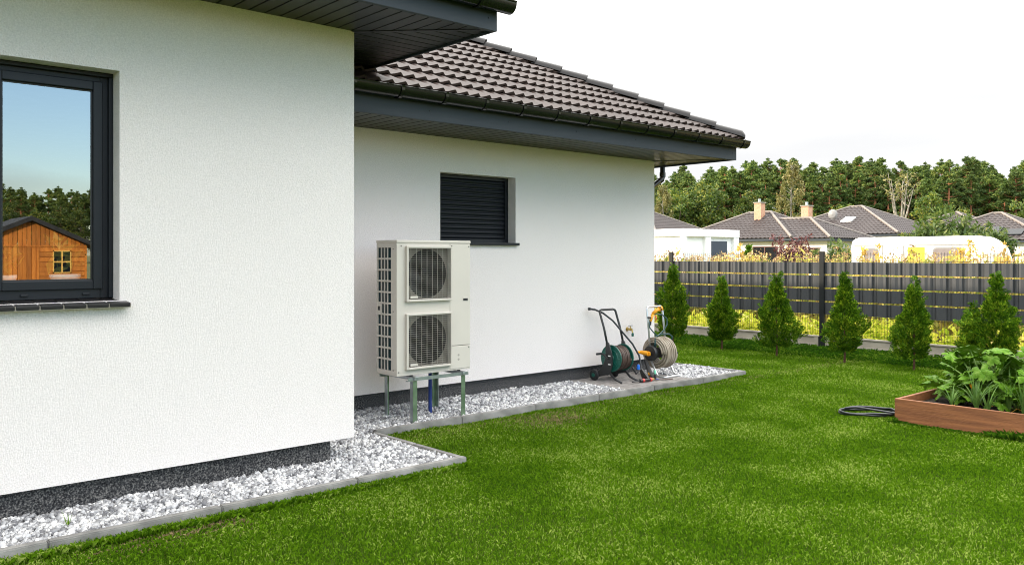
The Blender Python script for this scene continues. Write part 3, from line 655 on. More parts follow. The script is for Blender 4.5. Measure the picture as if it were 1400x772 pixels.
MB().box(X1-.02, X1+.004, YP, PY1, PZ0+.255, PZ1-.032).build('service_panel', M['pump'], hp, bevel=.004)
MB().box(X1-.02, X1+.004, YP, PY1, PZ0+.014, PZ0+.250).build('valve_cover', M['pump'], hp, bevel=.004)
MB().box(X1+.004, X1+.006, PY1-.10, PY1-.03, 1.255, 1.30).build('handle_rim', M['pump'], hp, bevel=.001)
MB().box(X1+.0055, X1+.0075, PY1-.095, PY1-.035, 1.262, 1.285).build('hand_grip', M['pumpin'], hp)
for yy, zz in ((YP+.11, .70), (YP+.11, .655)):
    MB().lathe([(.012, 0), (.012, .002), (.008, .002), (.008, .0005)], (X1+.004, yy, zz), 'x', 14).build('pressed_mark', M['wire'], hp)
for yy, zz in ((PY0+.05, PZ1-.06), (YP+.02, PZ1-.055), (PY1-.02, PZ1-.06), (YP+.015, PZ0+.235), (PY0+.02, PZ0+.04), (PY1-.02, PZ0+.23), (PY0+.12, PZ1-.012), (YP-.05, PZ1-.012), (PY1-.14, PZ1-.012)):
    MB().lathe([(.006, 0), (.006, .003)], (X1+.004, yy, zz), 'x', 8).build('screw', M['screw'], hp)
for zz in (PZ1-.09, 1.18, .60): MB().lathe([(.006, 0), (.006, .003)], (X1-.06, PY0-.003, zz), 'y', 8).build('screw', M['screw'], hp)
for (z0, z1) in (G1, G2):
    zc, yc = (z0+z1)/2, (fy0+fy1)/2
    fg = MB(); t = .022; xa, xb = X1-.005, X1+.035     # projecting frame
    fg.box(xa, xb, fy0-t, fy0, z0-t, z1+t).box(xa, xb, fy1, fy1+t*.4, z0-t, z1+t).box(xa, xb, fy0, fy1, z1, z1+t).box(xa, xb+.004, fy0, fy1, z0-t, z0)
    g = fg.build('fan_guard', M['pump'], hp, bevel=.006)
    w = MB(); nx = 24
    for i in range(nx): zz = z0+(z1-z0)*(i+.5)/nx; w.box(X1+.024, X1+.030, fy0, fy1, zz-.0010, zz+.0010)
    for i in range(8): yy = fy0+(fy1-fy0)*(i+.5)/8; w.box(X1+.018, X1+.024, yy-.0011, yy+.0011, z0, z1)
    w.build('guard_wire', M['wire'], g, kind='stuff')
    # plate with round opening, shroud, motor, blades
    pl = MB(); n = 40; r = .245; x_ = X1-.03; ring = [(x_, yc+r*math.cos(2*math.pi*i/n), zc+r*math.sin(2*math.pi*i/n)) for i in range(n)]
    def sq(i):
        a_ = 2*math.pi*i/n; c_, s_ = math.cos(a_), math.sin(a_); k_ = 1/max(abs(c_), abs(s_)); return (x_, yc+(fy1-fy0)/2*c_*k_, zc+(z1-z0)/2*s_*k_)
    outer = [sq(i) for i in range(n)]
    pl.add(ring+outer, [(i, (i+1) % n, (i+1) % n+n, i+n) for i in range(n)]); pl.build('shroud_plate', M['pumpmid'], hp)
    MB().lathe([(r, 0), (r, -.14)], (x_, yc, zc), 'x', 40, cap=False).box(x_-.145, x_-.14, yc-r, yc+r, zc-r, zc+r).build('shroud', M['pumpin'], hp, smooth='auto')
    MB().lathe([(.055, -.10), (.055, -.03), (.035, -.02)], (x_, yc, zc), 'x', 24).build('fan_hub', M['fan'], hp, smooth='auto')
    for k in range(3):
        a0 = 2*math.pi*k/3+(.4 if z0 > 1 else 1.3); vs_ = []; nn = 7
        for i in range(nn+1):
            a_ = a0+1.45*i/nn
            for rr_ in (.055, .15, .235): aa = a_+.5*(rr_-.05)*4; vs_.append((x_-.085+.05*i/nn, yc+rr_*math.cos(aa), zc+rr_*math.sin(aa)))
        MB().add(vs_, [(3*i+j, 3*i+j+1, 3*i+j+4, 3*i+j+3) for i in range(nn) for j in range(2)]).build('fan_blade', M['fan'], hp, smooth=True)
    MB().box(X1+.026, X1+.034, fy0+.02, fy0+.11, z0+.012, z0+.035).build('name_plate', M['pump'], hp, bevel=.001)
# stand
st = empty('steel_stand', (-7.18, 5.18, 0), 'galvanised steel frame with four legs in the gravel carrying the heat pump', 'stand')
SX0, SX1, SY0, SY1 = -7.44, -6.93, 4.86, 5.52; ZT = .53
for (a, b_) in ((SX1, SY0), (SX1, SY1), (SX0, SY0), (SX0, SY1)):
    sx = -1 if a == SX1 else 1; sy = 1 if b_ == SY0 else -1
    MB().box(a, a+sx*.005, b_, b_+sy*.05, .03, ZT-.045).build('leg', M['galvgreen'], st)
    MB().box(a+sx*.006, a+sx*.050, b_, b_+sy*.005, .03, ZT-.046).build('leg', M['galv'], st)
for xx in (SX0, SX1):
    sx = -1 if xx == SX1 else 1
    MB().box(xx-sx*.003, xx+sx*.038, 4.80, 5.56, ZT-.043, ZT-.038).box(xx-sx*.004, xx-sx*.001, 4.80, 5.56, ZT-.043, ZT-.008).build('long_rail', M['galv'], st)
for yy in (4.86, 5.47): MB().box(SX0-.03, SX1+.03, yy, yy+.045, ZT-.037, ZT-.002).build('cross_rail', M['galv'], st, bevel=.003)
for xx in (PX0+.05, PX1-.05):
    for yy in (4.885, 5.49): MB().lathe([(.018, -.005), (.018, .012), (.01, .014)], (xx, yy, ZT+.002), 'z', 10).build('rubber_foot', M['bp'], st)
MB().tube([(-7.30, 5.34, .02), (-7.30, 5.34, .545)], .020, 16).build('blue_pipe', M['bluepipe'], None, smooth='auto', label='short dark blue pipe rising from the gravel under the heat pump', cat='pipe')

# ------------------------------------------------------------------ hose reels
def ring_pts(xc, zc, yy, r, n=28, ph=0, sx=1, ecc=0): return [(xc+sx*r*math.cos(2*math.pi*i/n+ph), yy, zc+r*math.sin(2*math.pi*i/n+ph)+ecc*math.cos(4*math.pi*i/n)) for i in range(n)]
def coil(xc, zc, y0, y1, r, turns, m, par, tr, layers=1, n=26, g=random, j=.7):
    for L in range(layers):
        pts = []; N = turns*n; rl = r-L*tr*1.7; dr = 0
        for i in range(N+1):
            t = i/N; a = 2*math.pi*i/n
            if i % n == 0: dn = g.uniform(-j, j)*tr
            dr += (dn-dr)*.12
            y_ = y0+(y1-y0)*t if L % 2 == 0 else y1+(y0-y1)*t
            pts.append((xc+(rl+dr)*math.cos(a), y_+.2*dr, zc+(rl+dr)*math.sin(a)-.004*math.cos(a)))
        MB().tube(pts, tr, 7).build('hose', m, par, smooth=True)
GX, GY, GZ = -7.42, 8.35, .385; PZ = .080
gr = empty('hose_reel', (GX, GY+.13, PZ), 'dark green hose reel cart with black handle leaning beside the wall tap', 'hose reel')
for k, yy in enumerate((GY, GY+.24)):
    d = MB().lathe([(.045, -.012), (.05, -.014), (.055, -.004), (.10, -.001), (.105, -.006), (.112, -.006), (.118, 0), (.155, .001), (.168, -.008), (.176, -.006), (.176, .006), (.03, .012)], (GX, yy, GZ), 'y', 40)
    for q_ in range(8):
        a = 2*math.pi*q_/8; d.prism([(GX+rr_*math.cos(a)+w_*math.sin(a), yy-.009, GZ+rr_*math.sin(a)-w_*math.cos(a)) for rr_, w_ in ((.055, .005), (.155, .005), (.155, -.005), (.055, -.005))], (0, .01, 0))
    d.build('drum_flange', M['green'], gr, smooth='auto')
MB().lathe([(.08, 0), (.08, .22)], (GX, GY+.01, GZ), 'y', 24).build('drum_core', M['bp'], gr)
coil(GX, GZ, GY+.022, GY+.222, .148, 9, M['hosebrown'], gr, .0095, 2)
for yy in (GY-.035, GY+.275):
    s_ = MB(); t = .022
    s_.prism([(GX-.05, yy, GZ+.22), (GX+.0, yy, GZ+.21), (GX+.055, yy, GZ+.08), (GX+.065, yy, GZ-.08), (GX+.02, yy, GZ-.2), (GX-.22, yy, .12), (GX-.25, yy, .15), (GX-.10, yy, GZ-.1), (GX-.055, yy, GZ)], (0, -t, 0))
    s_.build('side_plate', M['bp'], gr, bevel=.008)
    MB().tube([(GX+.02, yy-.01, GZ-.19), (GX+.10, yy-.01, PZ+.05), (GX+.22, yy-.01, PZ+.014)], .016, 8).build('front_leg', M['bp'], gr, smooth=True)
for yy in (GY-.075, GY+.315):
    w_ = MB().lathe([(.02, -.022), (.05, -.022), (.052, -.016), (.068, -.018), (.072, -.01), (.072, .012), (.066, .018), (.02, .018)], (GX-.23, yy, PZ+.072), 'y', 24).build('wheel', M['bp'], gr, smooth='auto')
    MB().lathe([(.001, -.026), (.026, -.026), (.028, -.02)], (GX-.23, yy, PZ+.072), 'y', 16).build('hub_cap', M['green'], w_, smooth='auto')
MB().tube([(GX-.23, GY-.07, PZ+.072), (GX-.23, GY+.31, PZ+.072)], .012, 8).build('axle', M['bp'], gr)
hy0, hy1 = GY-.045, GY+.27; A = Vector((GX-.03, hy0, GZ+.19)); T = Vector((GX-.16, hy0, .975)); B = Vector((0, hy1-hy0, 0)); ct = Vector((-.012, .04, .035))
MB().tube([A, A.lerp(T, .5)+Vector((.01, 0, 0)), T, T+Vector((-.006, .012, .025)), T+ct, T+B+Vector((-.012, -.04, .035)), T+B+Vector((-.006, -.012, .025)), T+B, A.lerp(T, .5)+B+Vector((.01, 0, 0)), A+B], .0148, 10).build('handle', M['bp'], gr, smooth=True)
MB().tube([(GX, GY-.03, GZ), (GX, GY-.07, GZ), (GX-.06, GY-.08, GZ+.05), (GX-.10, GY-.085, GZ+.06)], .012, 8).tube([(GX-.10, GY-.085, GZ+.06), (GX-.10, GY-.17, GZ+.06)], .015, 10).build('crank', M['bp'], gr, smooth='auto')
for zz in (GZ+.03, GZ-.08): MB().box(GX+.0, GX+.04, GY-.062, GY-.0585, zz, zz+.014).build('white_badge', M['pot'], gr)
MB().tube([(GX-.30, GY-.08, 1.02), (GX-.27, GY-.02, 1.01), (GX-.2, GY+.07, .96), (GX-.12, GY+.17, .86), (GX-.03, GY+.27, .70), (GX+.06, GY+.36, .55), (GX+.12, GY+.42, .40), (GX+.16, GY+.42, .24), (GX+.15, GY+.32, .17), (GX+.14, GY+.26, .26)], .0125, 10).lathe([(.019, -.03), (.019, .0)], (GX-.30, GY-.08, 1.02), 'y', 12).build('loose_hose', M['blackhose'], gr, smooth=True)
bl = MB().lathe([(.014, -.03), (.02, -.03), (.022, 0), (.017, .03), (.012, .035)], (GX+.19, GY+.32, .26), 'z', 14).build('blue_connector', M['blue'], gr, smooth='auto')
st_ = MB().prism([(GX+.10, GY+.50, PZ+.005), (GX+.30, GY+.42, PZ+.005), (GX+.10, GY+.42, PZ+.20), (GX+.07, GY+.45, PZ+.20)], (.004, .03, .0)).build('front_stand', M['bp'], gr, bevel=.004)
# lance lying in front
ln = empty('hose_lance', (-7.10, 8.62, PZ), 'black and red hose lance with brass tip lying on the paving', 'hose lance', rz=R(-4))
def loc(mb, name, m, par, **k):
    o_ = mb.build(name, m, None, **k); o_.parent = par; return o_
loc(MB().lathe([(.010, -.24), (.010, -.10), (.022, -.10), (.024, -.06), (.020, -.05), (.020, .10), (.014, .12)], (0, .03, .026), 'y', 16), 'grip', M['bp'], ln, smooth='auto')
for yy in (-.055, .085): loc(MB().lathe([(.0245, 0), (.026, .008), (.026, .024), (.0245, .032)], (0, .03+yy, .026), 'y', 18), 'red_ring', M['red'], ln, smooth='auto')
loc(MB().lathe([(.014, .12), (.016, .14), (.010, .17)], (0, .03, .026), 'y', 14), 'tip', M['brass'], ln, smooth='auto')
loc(MB().tube([(0, .19, .02), (.02, .33, .010), (.06, .50, .009)], .006, 8), 'thin_tube', M['hosebrown'], ln, smooth=True)
cn = empty('hose_connector', (-7.16, 8.93, PZ), 'small upright black hose connector with pale green cap on the paving', 'hose connector')
loc(MB().lathe([(.016, 0), (.019, .01), (.019, .06), (.013, .075)], (0, 0, 0), 'z', 14), 'body', M['bp'], cn, smooth='auto')
M['mint'] = mat('mint_plastic', (.20, .62, .42), rough=.4)
loc(MB().lathe([(.013, .075), (.015, .08), (.015, .115), (.010, .125)], (0, 0, 0), 'z', 14), 'cap', M['mint'], cn, smooth='auto')
loc(MB().box(.0, .055, -.008, .02, .002, .014), 'blue_tab', M['blue'], cn, bevel=.003)
# grey hose on a steel trolley
YX, YY, YZ = -7.38, 9.12, .395
yr = empty('hose_reel', (YX, YY+.18, PZ), 'steel tube hose reel with orange crank and thick roll of striped grey hose', 'hose reel')
MB().lathe([(.10, -.03), (.103, -.025), (.103, .02), (.09, .025)], (YX, YY, YZ), 'y', 28).build('drum_flange', M['bp'], yr, smooth='auto')
for a in (0, math.pi/2, math.pi, -math.pi/2): MB().box(-.012, .012, 0, .02, .09, .21).build('flange_arm', M['bp'], None)
for k_, o_ in enumerate([o for o in COL.objects if o.name.startswith('flange_arm')]): o_.parent = yr; o_.location = Vector((YX, YY+.30, YZ))-ORG[yr.name]; o_.rotation_euler = (0, math.pi/2*k_, 0)
MB().lathe([(.075, 0), (.075, .34)], (YX, YY, YZ), 'y', 20).build('drum_core', M['bp'], yr)
coil(YX, YZ, YY+.07, YY+.32, .200, 7, M['hosegrey'], yr, .0125, 1, j=.7)
coil(YX, YZ, YY+.06, YY+.31, .176, 7, M['hosegrey'], yr, .0125, 1, j=.6)
coil(YX, YZ, YY+.05, YY+.30, .152, 7, M['hosegrey'], yr, .0125, 1, j=.6)
cr = MB().tube([(YX, YY-.03, YZ), (YX, YY-.06, YZ)], .03, 14); cr.build('crank_hub', M['bp'], yr)
MB().hexa([(YX-.03, YY-.075, YZ-.028), (YX+.04, YY-.075, YZ-.028), (YX+.04, YY-.055, YZ-.028), (YX-.03, YY-.055, YZ-.028), (YX-.03, YY-.075, YZ+.028), (YX+.04, YY-.075, YZ+.028), (YX+.04, YY-.055, YZ+.028), (YX-.03, YY-.055, YZ+.028)]).build('crank_boss', M['yellow'], yr, bevel=.01)
MB().tube([(YX+.01, YY-.066, YZ), (YX-.08, YY-.075, YZ+.008), (YX-.125, YY-.085, YZ+.012)], [.034, .029, .022], 12).tube([(YX-.125, YY-.085, YZ+.012), (YX-.125, YY-.14, YZ+.012)], .020, 12).build('crank', M['yellow'], yr, smooth='auto')
def bent(pts, r, n=5, rad=.045):
    out = [Vector(pts[0])]
    for i in range(1, len(pts)-1):
        p, a, b_ = Vector(pts[i]), Vector(pts[i-1]), Vector(pts[i+1]); d1 = (a-p).normalized(); d2 = (b_-p).normalized(); rr_ = min(rad, (a-p).length*.45, (b_-p).length*.45)
        for k_ in range(n+1): t = k_/n; out.append((p+d1*rr_)*(1-t)**2+p*2*t*(1-t)+(p+d2*rr_)*t*t)
    out.append(Vector(pts[-1])); return MB().tube(out, r, 10)
bent([(YX-.02, YY+.02, YZ-.06), (YX-.08, YY+.02, .9-.02), (YX-.10, YY+.02, 1.02), (YX-.10, YY+.36, 1.02), (YX-.08, YY+.36, .9), (YX-.02, YY+.36, YZ-.06)], .0135).build('handle', M['zinc'], yr, smooth=True)
bent([(YX-.0, YY-.0, YZ-.10), (YX+.12, YY-.0, PZ+.012), (YX+.24, YY+.0, PZ+.012), (YX+.24, YY+.34, PZ+.012), (YX+.12, YY+.36, PZ+.012), (YX-.0, YY+.36, YZ-.10)], .0135).build('base_tube', M['zinc'], yr, smooth=True)
MB().prism([(YX+.03, YY-.04, PZ+.01), (YX+.20, YY-.16, PZ+.01), (YX+.10, YY-.14, PZ+.10), (YX-.02, YY-.06, PZ+.24), (YX-.06, YY-.03, PZ+.22)], (-.03, -.02, 0)).build('foot_plate', M['bp'], yr, bevel=.006)
MB().lathe([(.02, 0), (.024, .006), (.02, .014)], (YX+.085, YY-.15, PZ+.06), 'x', 14).build('orange_button', M['yellow'], yr)
MB().tube([(YX-.09, YY+.06, .88), (YX-.05, YY+.02, .80), (YX-.03, YY+.01, .74), (YX, YY+.05, .68), (YX+.0, YY+.14, .62), (YX-.02, YY+.30, .69), (YX-.04, YY+.40, .76), (YX-.05, YY+.41, .84), (YX-.06, YY+.33, .90), (YX-.07, YY+.18, .92), (YX-.08, YY+.1, .905)], .0085, 8).build('loose_hose', M['hosegreen'], yr, smooth=True)
MB().tube([(YX+.02, YY+.06, .46), (YX+.05, YY+.02, .52), (YX+.0, YY+.10, .62), (YX-.02, YY+.25, .64), (YX+.01, YY+.38, .635), (YX+.03, YY+.42, .60), (YX+.03, YY+.40, .50)], .0105, 8).build('loose_hose', M['hosegreen'], yr, smooth=True)
gn = empty('spray_gun', (YX-.07, YY+.10, .88), 'orange and yellow garden spray gun hung on the steel hose reel handle', 'spray gun')
bgun = Vector((0, 0, 0))
loc(MB().tube([(0, -.03, -.06), (0, .0, -.01), (0, .03, .05)], [.017, .019, .021], 12), 'grip', M['yellow'], gn, smooth=True)
loc(MB().tube([(0, .02, .045), (.02, .08, .09), (.03, .12, .105)], [.022, .024, .026], 12), 'barrel', M['yellow'], gn, smooth=True)
loc(MB().tube([(.03, .12, .105), (.04, .165, .118)], [.034, .037], 14), 'spray_head', M['yellow'], gn, smooth='auto', label='orange spray head with grey face')
loc(MB().tube([(.031, .125, .107), (.035, .14, .111)], [.036, .037], 14), 'head_ring', M['bp'], gn, smooth='auto')
loc(MB().tube([(.02, .05, .02), (.03, .065, -.02), (.02, .06, -.055)], .009, 8), 'trigger', M['red'], gn, smooth=True)
loc(MB().tube([(0, -.03, -.06), (0, -.035, -.11)], .016, 12), 'connector', M['bp'], gn, smooth='auto')
loc(MB().tube([(.0, -.02, -.01), (-.0, -.09, .0)], .013, 10), 'side_knob', M['bp'], gn, smooth='auto')

# ------------------------------------------------------------------ hose on the lawn
pts = []
hc = Vector((-3.95-.33, 9.0, .035)); ax = Vector((.62, .78, 0)).normalized(); ay = Vector((-.78, .62, 0)).normalized()
ax, ay = Vector((.66, .75, 0)), Vector((-.75, .66, 0))
for i in range(62):
    a = 2*math.pi*i/26+.3; rx = .30+.02*math.sin(i*.7); ry = .20+.02*math.cos(i*.5)
    pts.append(hc+ax*rx*math.cos(a)+ay*ry*math.sin(a)+Vector((0, 0, .012*(i//26)+.006*math.sin(i*.9))))
pts += [pts[-1]+Vector((.10, .07, .02)), Vector((-3.86, 9.05, .05)), Vector((-3.80, 9.0, .03))]
MB().tube(pts, .0125, 8).build('garden_hose', M['blackhose'], None, smooth=True, label='thin black hose lying in loose loops on the lawn beside the raised bed', cat='hose')

# ------------------------------------------------------------------ raised bed and vegetables
BX0, BX1, BY0, BY1, BZ = -3.92, -1.35, 8.80, 10.75, .255
bed = empty('raised_bed', ((BX0+BX1)/2, (BY0+BY1)/2, 0), 'reddish brown wooden raised bed full of vegetables at the edge of the lawn', 'raised bed')
MB().box(BX0, BX1, BY0, BY0+.036, -.02, BZ).build('board', M['bedwood'], bed, bevel=.004)
MB().box(BX0, BX0+.036, BY0+.037, BY1, -.02, BZ-.002).build('board', M['bedwood'], bed, bevel=.004)
MB().box(BX1-.036, BX1, BY0+.037, BY1, -.02, BZ-.002).build('board', M['bedwood'], bed, bevel=.004)
MB().box(BX0+.037, BX1-.037, BY1-.036, BY1, -.02, BZ-.004).build('board', M['bedwood'], bed, bevel=.004)
for zz in (.05, .12, .19): MB().lathe([(.004, 0), (.004, .002)], (BX0+.018, BY0-.0005, zz), 'y', 8).build('screw', M['screw'], bed)
MB().box(BX0+.036, BX1-.036, BY0+.036, BY1-.036, .0, .165).build('soil', M['soil'], bed, kind='stuff')
def squash_leaf(seed):
    g = random.Random(seed); n = 60; vs_ = [(0, 0, 0)]; rings = 4
    def rad(a):
        lob = .60+.56*abs(math.cos(2.5*a))**.8; ser = 1+.07*math.sin(a*17+seed)+.06*math.sin(a*29+seed)
        notch = 1-.55*math.exp(-((abs(a)-math.pi)/.22)**2)
        return .125*lob*ser*notch
    for j in range(1, rings+1):
        for i in range(n):
            a = -math.pi+2*math.pi*i/n; r = rad(a)*j/rings
            ve = .010*math.cos(5*a)*(j/rings)          # ribs
            z = -.10*(r/.14)**2*.45+ve+.012*math.sin(6*r/.1+seed+a*2)*(j/rings)+.35*r*abs(math.sin(a))*.5
            vs_.append((r*math.cos(a)*1.1, r*math.sin(a), z))
    fs = [(0, 1+i, 1+(i+1) % n) for i in range(n)]
    for j in range(rings-1):
        for i in range(n): a = 1+j*n; fs.append((a+i, a+n+i, a+n+(i+1) % n, a+(i+1) % n))
    me = bpy.data.meshes.new('leaf'); me.from_pydata(vs_, [], fs); me.materials.append(M['zuke']); me.shade_smooth(); return me
LV = [squash_leaf(s) for s in (1, 2.3, 4.1, 5.7)]
def squash(x, y, n, spread, hmax, label, seed):
    g = random.Random(seed); p = empty('squash_plant', (x, y, .16), label, 'squash plant', 'squash plants in the raised bed')
    for i in range(n):
        a = 2*math.pi*i/n*2.4+g.uniform(-.4, .4); r = spread*g.uniform(.25, 1)*(.4+.6*(i/n)); h_ = hmax*g.uniform(.30, 1)*(1-.30*r/spread)
        tip = Vector((x+r*math.cos(a), y+r*math.sin(a), .16+h_)); b0 = Vector((x, y, .17))
        mid = b0.lerp(tip, .5)+Vector((-.12*r*math.cos(a), -.12*r*math.sin(a), .10*h_))
        MB().tube([b0, mid, tip], [.010, .008, .006], 6).build('stalk', M['zstem'], p, smooth=True)
        o_ = piece('leaf', g.choice(LV), p, tip, rot=(g.uniform(-.7, .7), g.uniform(-.8, .7), a+g.uniform(-.8, .8)), scale=(g.uniform(.5, 1.0),)*3)
    return p
squash(-3.36, 9.70, 76, .70, .62, 'squash plant with broad silvery leaves at the left rear corner of the raised bed', 3)
squash(-2.65, 9.75, 76, .70, .74, 'tall squash plant in the middle of the raised bed behind the leeks', 4)
squash(-2.05, 9.70, 76, .70, .80, 'squash plant at the right edge of the photo, behind the leeks', 5)
squash(-3.45, 10.35, 30, .6, .36, 'low squash plant at the back of the raised bed nearest the fence', 6)
# stray leaf hanging over the bed's left rear edge
for (x, y, z, a, s_) in ((-3.98, 9.95, .30, 2.6, 1.1), (-4.06, 9.55, .17, 2.9, 1.15), (-3.82, 10.35, .34, 2.2, 1.3)):
    par = [o for o in COL.objects if o.name == 'squash_plant'][0]
    MB().tube([(-3.35, 10.0, .18), ((x-3.35)/2, (y+10)/2, z+.08), (x, y, z)], [.010, .008, .006], 6).build('stalk', M['zstem'], par, smooth=True)
    piece('leaf', LV[0], par, (x, y, z), rot=(.1, .35, a), scale=(s_,)*3)
squash(-3.52, 9.5, 22, .34, .26, 'small squash plant by the left board of the raised bed', 8)
squash(-2.95, 9.35, 26, .40, .30, 'squash leaves crowding between the leeks in the middle of the bed', 9)
fl = [(-3.35, 9.28, .40, .03), (-2.42, 9.55, .60, .035), (-2.72, 9.35, .42, .022)]
for i, (x, y, z, r) in enumerate(fl):
    par = [o for o in COL.objects if o.name.startswith('squash_plant')][i % 3]
    f_ = MB(); n = 10
    f_.add([(x, y, z-r)]+[(x+r*(1 if k % 2 else .6)*math.cos(2*math.pi*k/n), y+r*(1 if k % 2 else .6)*math.sin(2*math.pi*k/n), z+(r*.8 if k % 2 else r*.3)) for k in range(n)], [(0, 1+k, 1+(k+1) % n) for k in range(n)]).build('flower', M['flower'], par)
    MB().tube([(x, y, z-r), (x+.03, y+.06, .17)], .004, 5).build('flower_stalk', M['zstem'], par)
def strap(pts, w, th=.0):
    """folded strap leaf: V section along a path"""
    b = MB(); pts = [Vector(p) for p in pts]; n = len(pts); vs_ = []
    side = (pts[-1]-pts[0]); side = Vector((-side.y, side.x, 0)); side = side.normalized() if side.length > 1e-4 else Vector((1, 0, 0))
    for i, p in enumerate(pts):
        t = i/(n-1); ww = w*(1-t**2.2)*(.75+.25*math.sin(math.pi*min(t*2, 1))); vs_ += [p-side*ww+Vector((0, 0, ww*.5)), p, p+side*ww+Vector((0, 0, ww*.5))]
    fs = []
    for i in range(n-1): a = 3*i; fs += [(a, a+1, a+4, a+3), (a+1, a+2, a+5, a+4)]
    return b.add(vs_, fs)
lk = [(-3.22, 9.05, .85), (-2.98, 9.22, .7), (-2.80, 9.05, 1.0), (-2.62, 9.25, 1.05), (-2.42, 9.08, 1.2), (-2.18, 9.2, 1.1), (-1.98, 9.05, .9), (-1.75, 9.2, 1.0), (-3.05, 9.45, .8), (-2.5, 9.5, 1.0), (-3.48, 9.12, .55), (-3.1, 9.0, .6), (-2.55, 8.98, .8), (-2.3, 9.3, .9)]
lkl = ['leftmost leek in the front row of the raised bed', 'small leek just behind the leftmost leek', 'leek with fanned leaves, third in the front row of the bed', 'upright pale green leek in the middle of the raised bed', 'largest blue green leek with wide arching leaves in the bed', 'leek right of the largest one, near the photo edge', 'front row leek at the right edge of the photo', 'rear leek beyond the right edge leek', 'small leek in the second row under the squash leaves', 'second row leek behind the upright pale one', 'tiny leek nearest the left board of the raised bed', 'short leek close behind the front board, beside the leftmost leek', 'short leek at the front board left of the largest leek', 'medium leek behind the largest leek']
for k, (x, y, s_) in enumerate(lk):
    s_ *= 1.22
    g = random.Random(40+k); p = empty('leek', (x, y, .16), lkl[k], 'leek', 'leeks in the raised bed')
    for i in range(14):
        a = g.uniform(0, 2*math.pi); L = s_*g.uniform(.36, .56); lean = g.uniform(.12, .68); pts = []
        for j in range(9):
            t = j/8; r = L*lean*t**1.5; z = L*(t*1.0-.62*lean*t**2.6); pts.append((x+r*math.cos(a), y+r*math.sin(a), .165+z))
        strap(pts, .015*s_).build('leaf', M['leek'], p, smooth=True)
    for i in range(2):
        a = g.uniform(0, 6.28); MB().tube([(x, y, .17), (x+.08*math.cos(a), y+.08*math.sin(a), .22), (x+.17*math.cos(a), y+.17*math.sin(a), .185)], .004, 5).build('withered_leaf', M['drystalk'], p)

# ------------------------------------------------------------------ lawn grass, tufts
def blades(P, h, w, lean, g=rng):
    n = len(P); a = g.uniform(0, 2*np.pi, n); d = np.stack([np.cos(a), np.sin(a), np.zeros(n)], 1); s_ = np.stack([-np.sin(a), np.cos(a), np.zeros(n)], 1)
    l = g.uniform(.1, lean, n)[:, None]; b = g.uniform(0, 2*np.pi, n); ld_ = np.stack([np.cos(b), np.sin(b), np.zeros(n)], 1)
    H = h[:, None]; up = np.array([0, 0, 1.0])
    v = np.stack([P-s_*w[:, None], P+s_*w[:, None], P+ld_*l*H*.25+up*H*.6+s_*w[:, None]*.8, P+ld_*l*H+up*H*(1-.35*l)], 1)
    return v.reshape(-1, 3), np.arange(4*n).reshape(-1, 4)
def infront(P, m0=-200, m1=1600):
    d = P[:, 0]*FW.x+P[:, 1]*FW.y; l = P[:, 0]*RT.x+P[:, 1]*RT.y; px = 700+1159*l/np.maximum(d, .1); return d, (d > 3.3) & (px > m0) & (px < m1)
def keep(P):
    x, y = P[:, 0], P[:, 1]
    k = ((x > -5.425) | ((y > 4.35) & (x > -6.795)) | (y > 10.55)) & ~((x > BX0) & (x < BX1) & (y > BY0) & (y < BY1))
    return k
def lawn(xr, yr_, dens, hgt, wid):
    n = int((xr[1]-xr[0])*(yr_[1]-yr_[0])*dens); return np.stack([rng.uniform(*xr, n), rng.uniform(*yr_, n), np.zeros(n)], 1)
P = lawn((-14, 3.5), (.3, 14.2), 8000, 0, 0); P = P[keep(P)]; d, m = infront(P, -200, 1600)
P2 = np.concatenate([lawn((-5.4, 9), (-3, .3), 900, 0, 0), lawn((3.5, 9), (.3, 14.2), 900, 0, 0), P[(~m)][::8]]); P = np.concatenate([P[m], P2]); P = P[keep(P)]; d = np.linalg.norm(P[:, :2], axis=1); m = np.ones(len(P), bool); wide = np.arange(len(P)) >= int(m.sum())-len(P2)
 
pr_ = np.where(wide, 1, np.clip((7.2/np.maximum(d, 3))**1.35, .16, 1)); sel = m & (rng.random(len(P)) < pr_); P = P[sel]; d = d[sel]; wide = wide[sel]
# mower stripes and tufting: height modulated over the ground
hh = (.022+.013*rng.random(len(P)))*(1+.22*np.sin(P[:, 0]*3.1+np.sin(P[:, 1]*2.3)*2)*np.cos(P[:, 1]*2.7)); ww = (.0021*(d/6)**.85+.0006)*np.where(wide, 2.4, 1)
dry = (1.5*np.exp(-((P[:, 0]+5.36)**2/.03))*(.55+.45*np.sin(P[:, 0]*61+P[:, 1]*23))*(np.sin(P[:, 1]*3.3+1)*.5+.5)*(P[:, 1] < 2.4)*1.0+np.exp(-((P[:, 0]+6.35)**2/.08+(P[:, 1]-6.3)**2/.25))*.95+np.exp(-((P[:, 0]+6.66)**2/.015))*.35)
isdry = rng.random(len(P)) < dry*.9
v, f = blades(P[~isdry], hh[~isdry], ww[~isdry], .9); bigmesh('lawn_grass', v, f, M['grass'], kind='stuff', label='short mown green lawn between the house and the fence', cat='grass')
v, f = blades(P[isdry], hh[isdry]*.7, ww[isdry], 1.2); bigmesh('dry_grass', v, f, M['drygrass'], kind='stuff', label='dry yellowed grass beside the kerb', cat='grass')
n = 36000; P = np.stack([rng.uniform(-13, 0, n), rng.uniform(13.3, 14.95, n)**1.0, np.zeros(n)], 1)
v, f = blades(P, rng.uniform(.035, .10, n)*(.5+.5*rng.random(n)), np.full(n, .0050), 1.1); bigmesh('tall_grass', v, f, M['tallgrass'], kind='stuff', label='longer dark green grass below the fence', cat='grass')
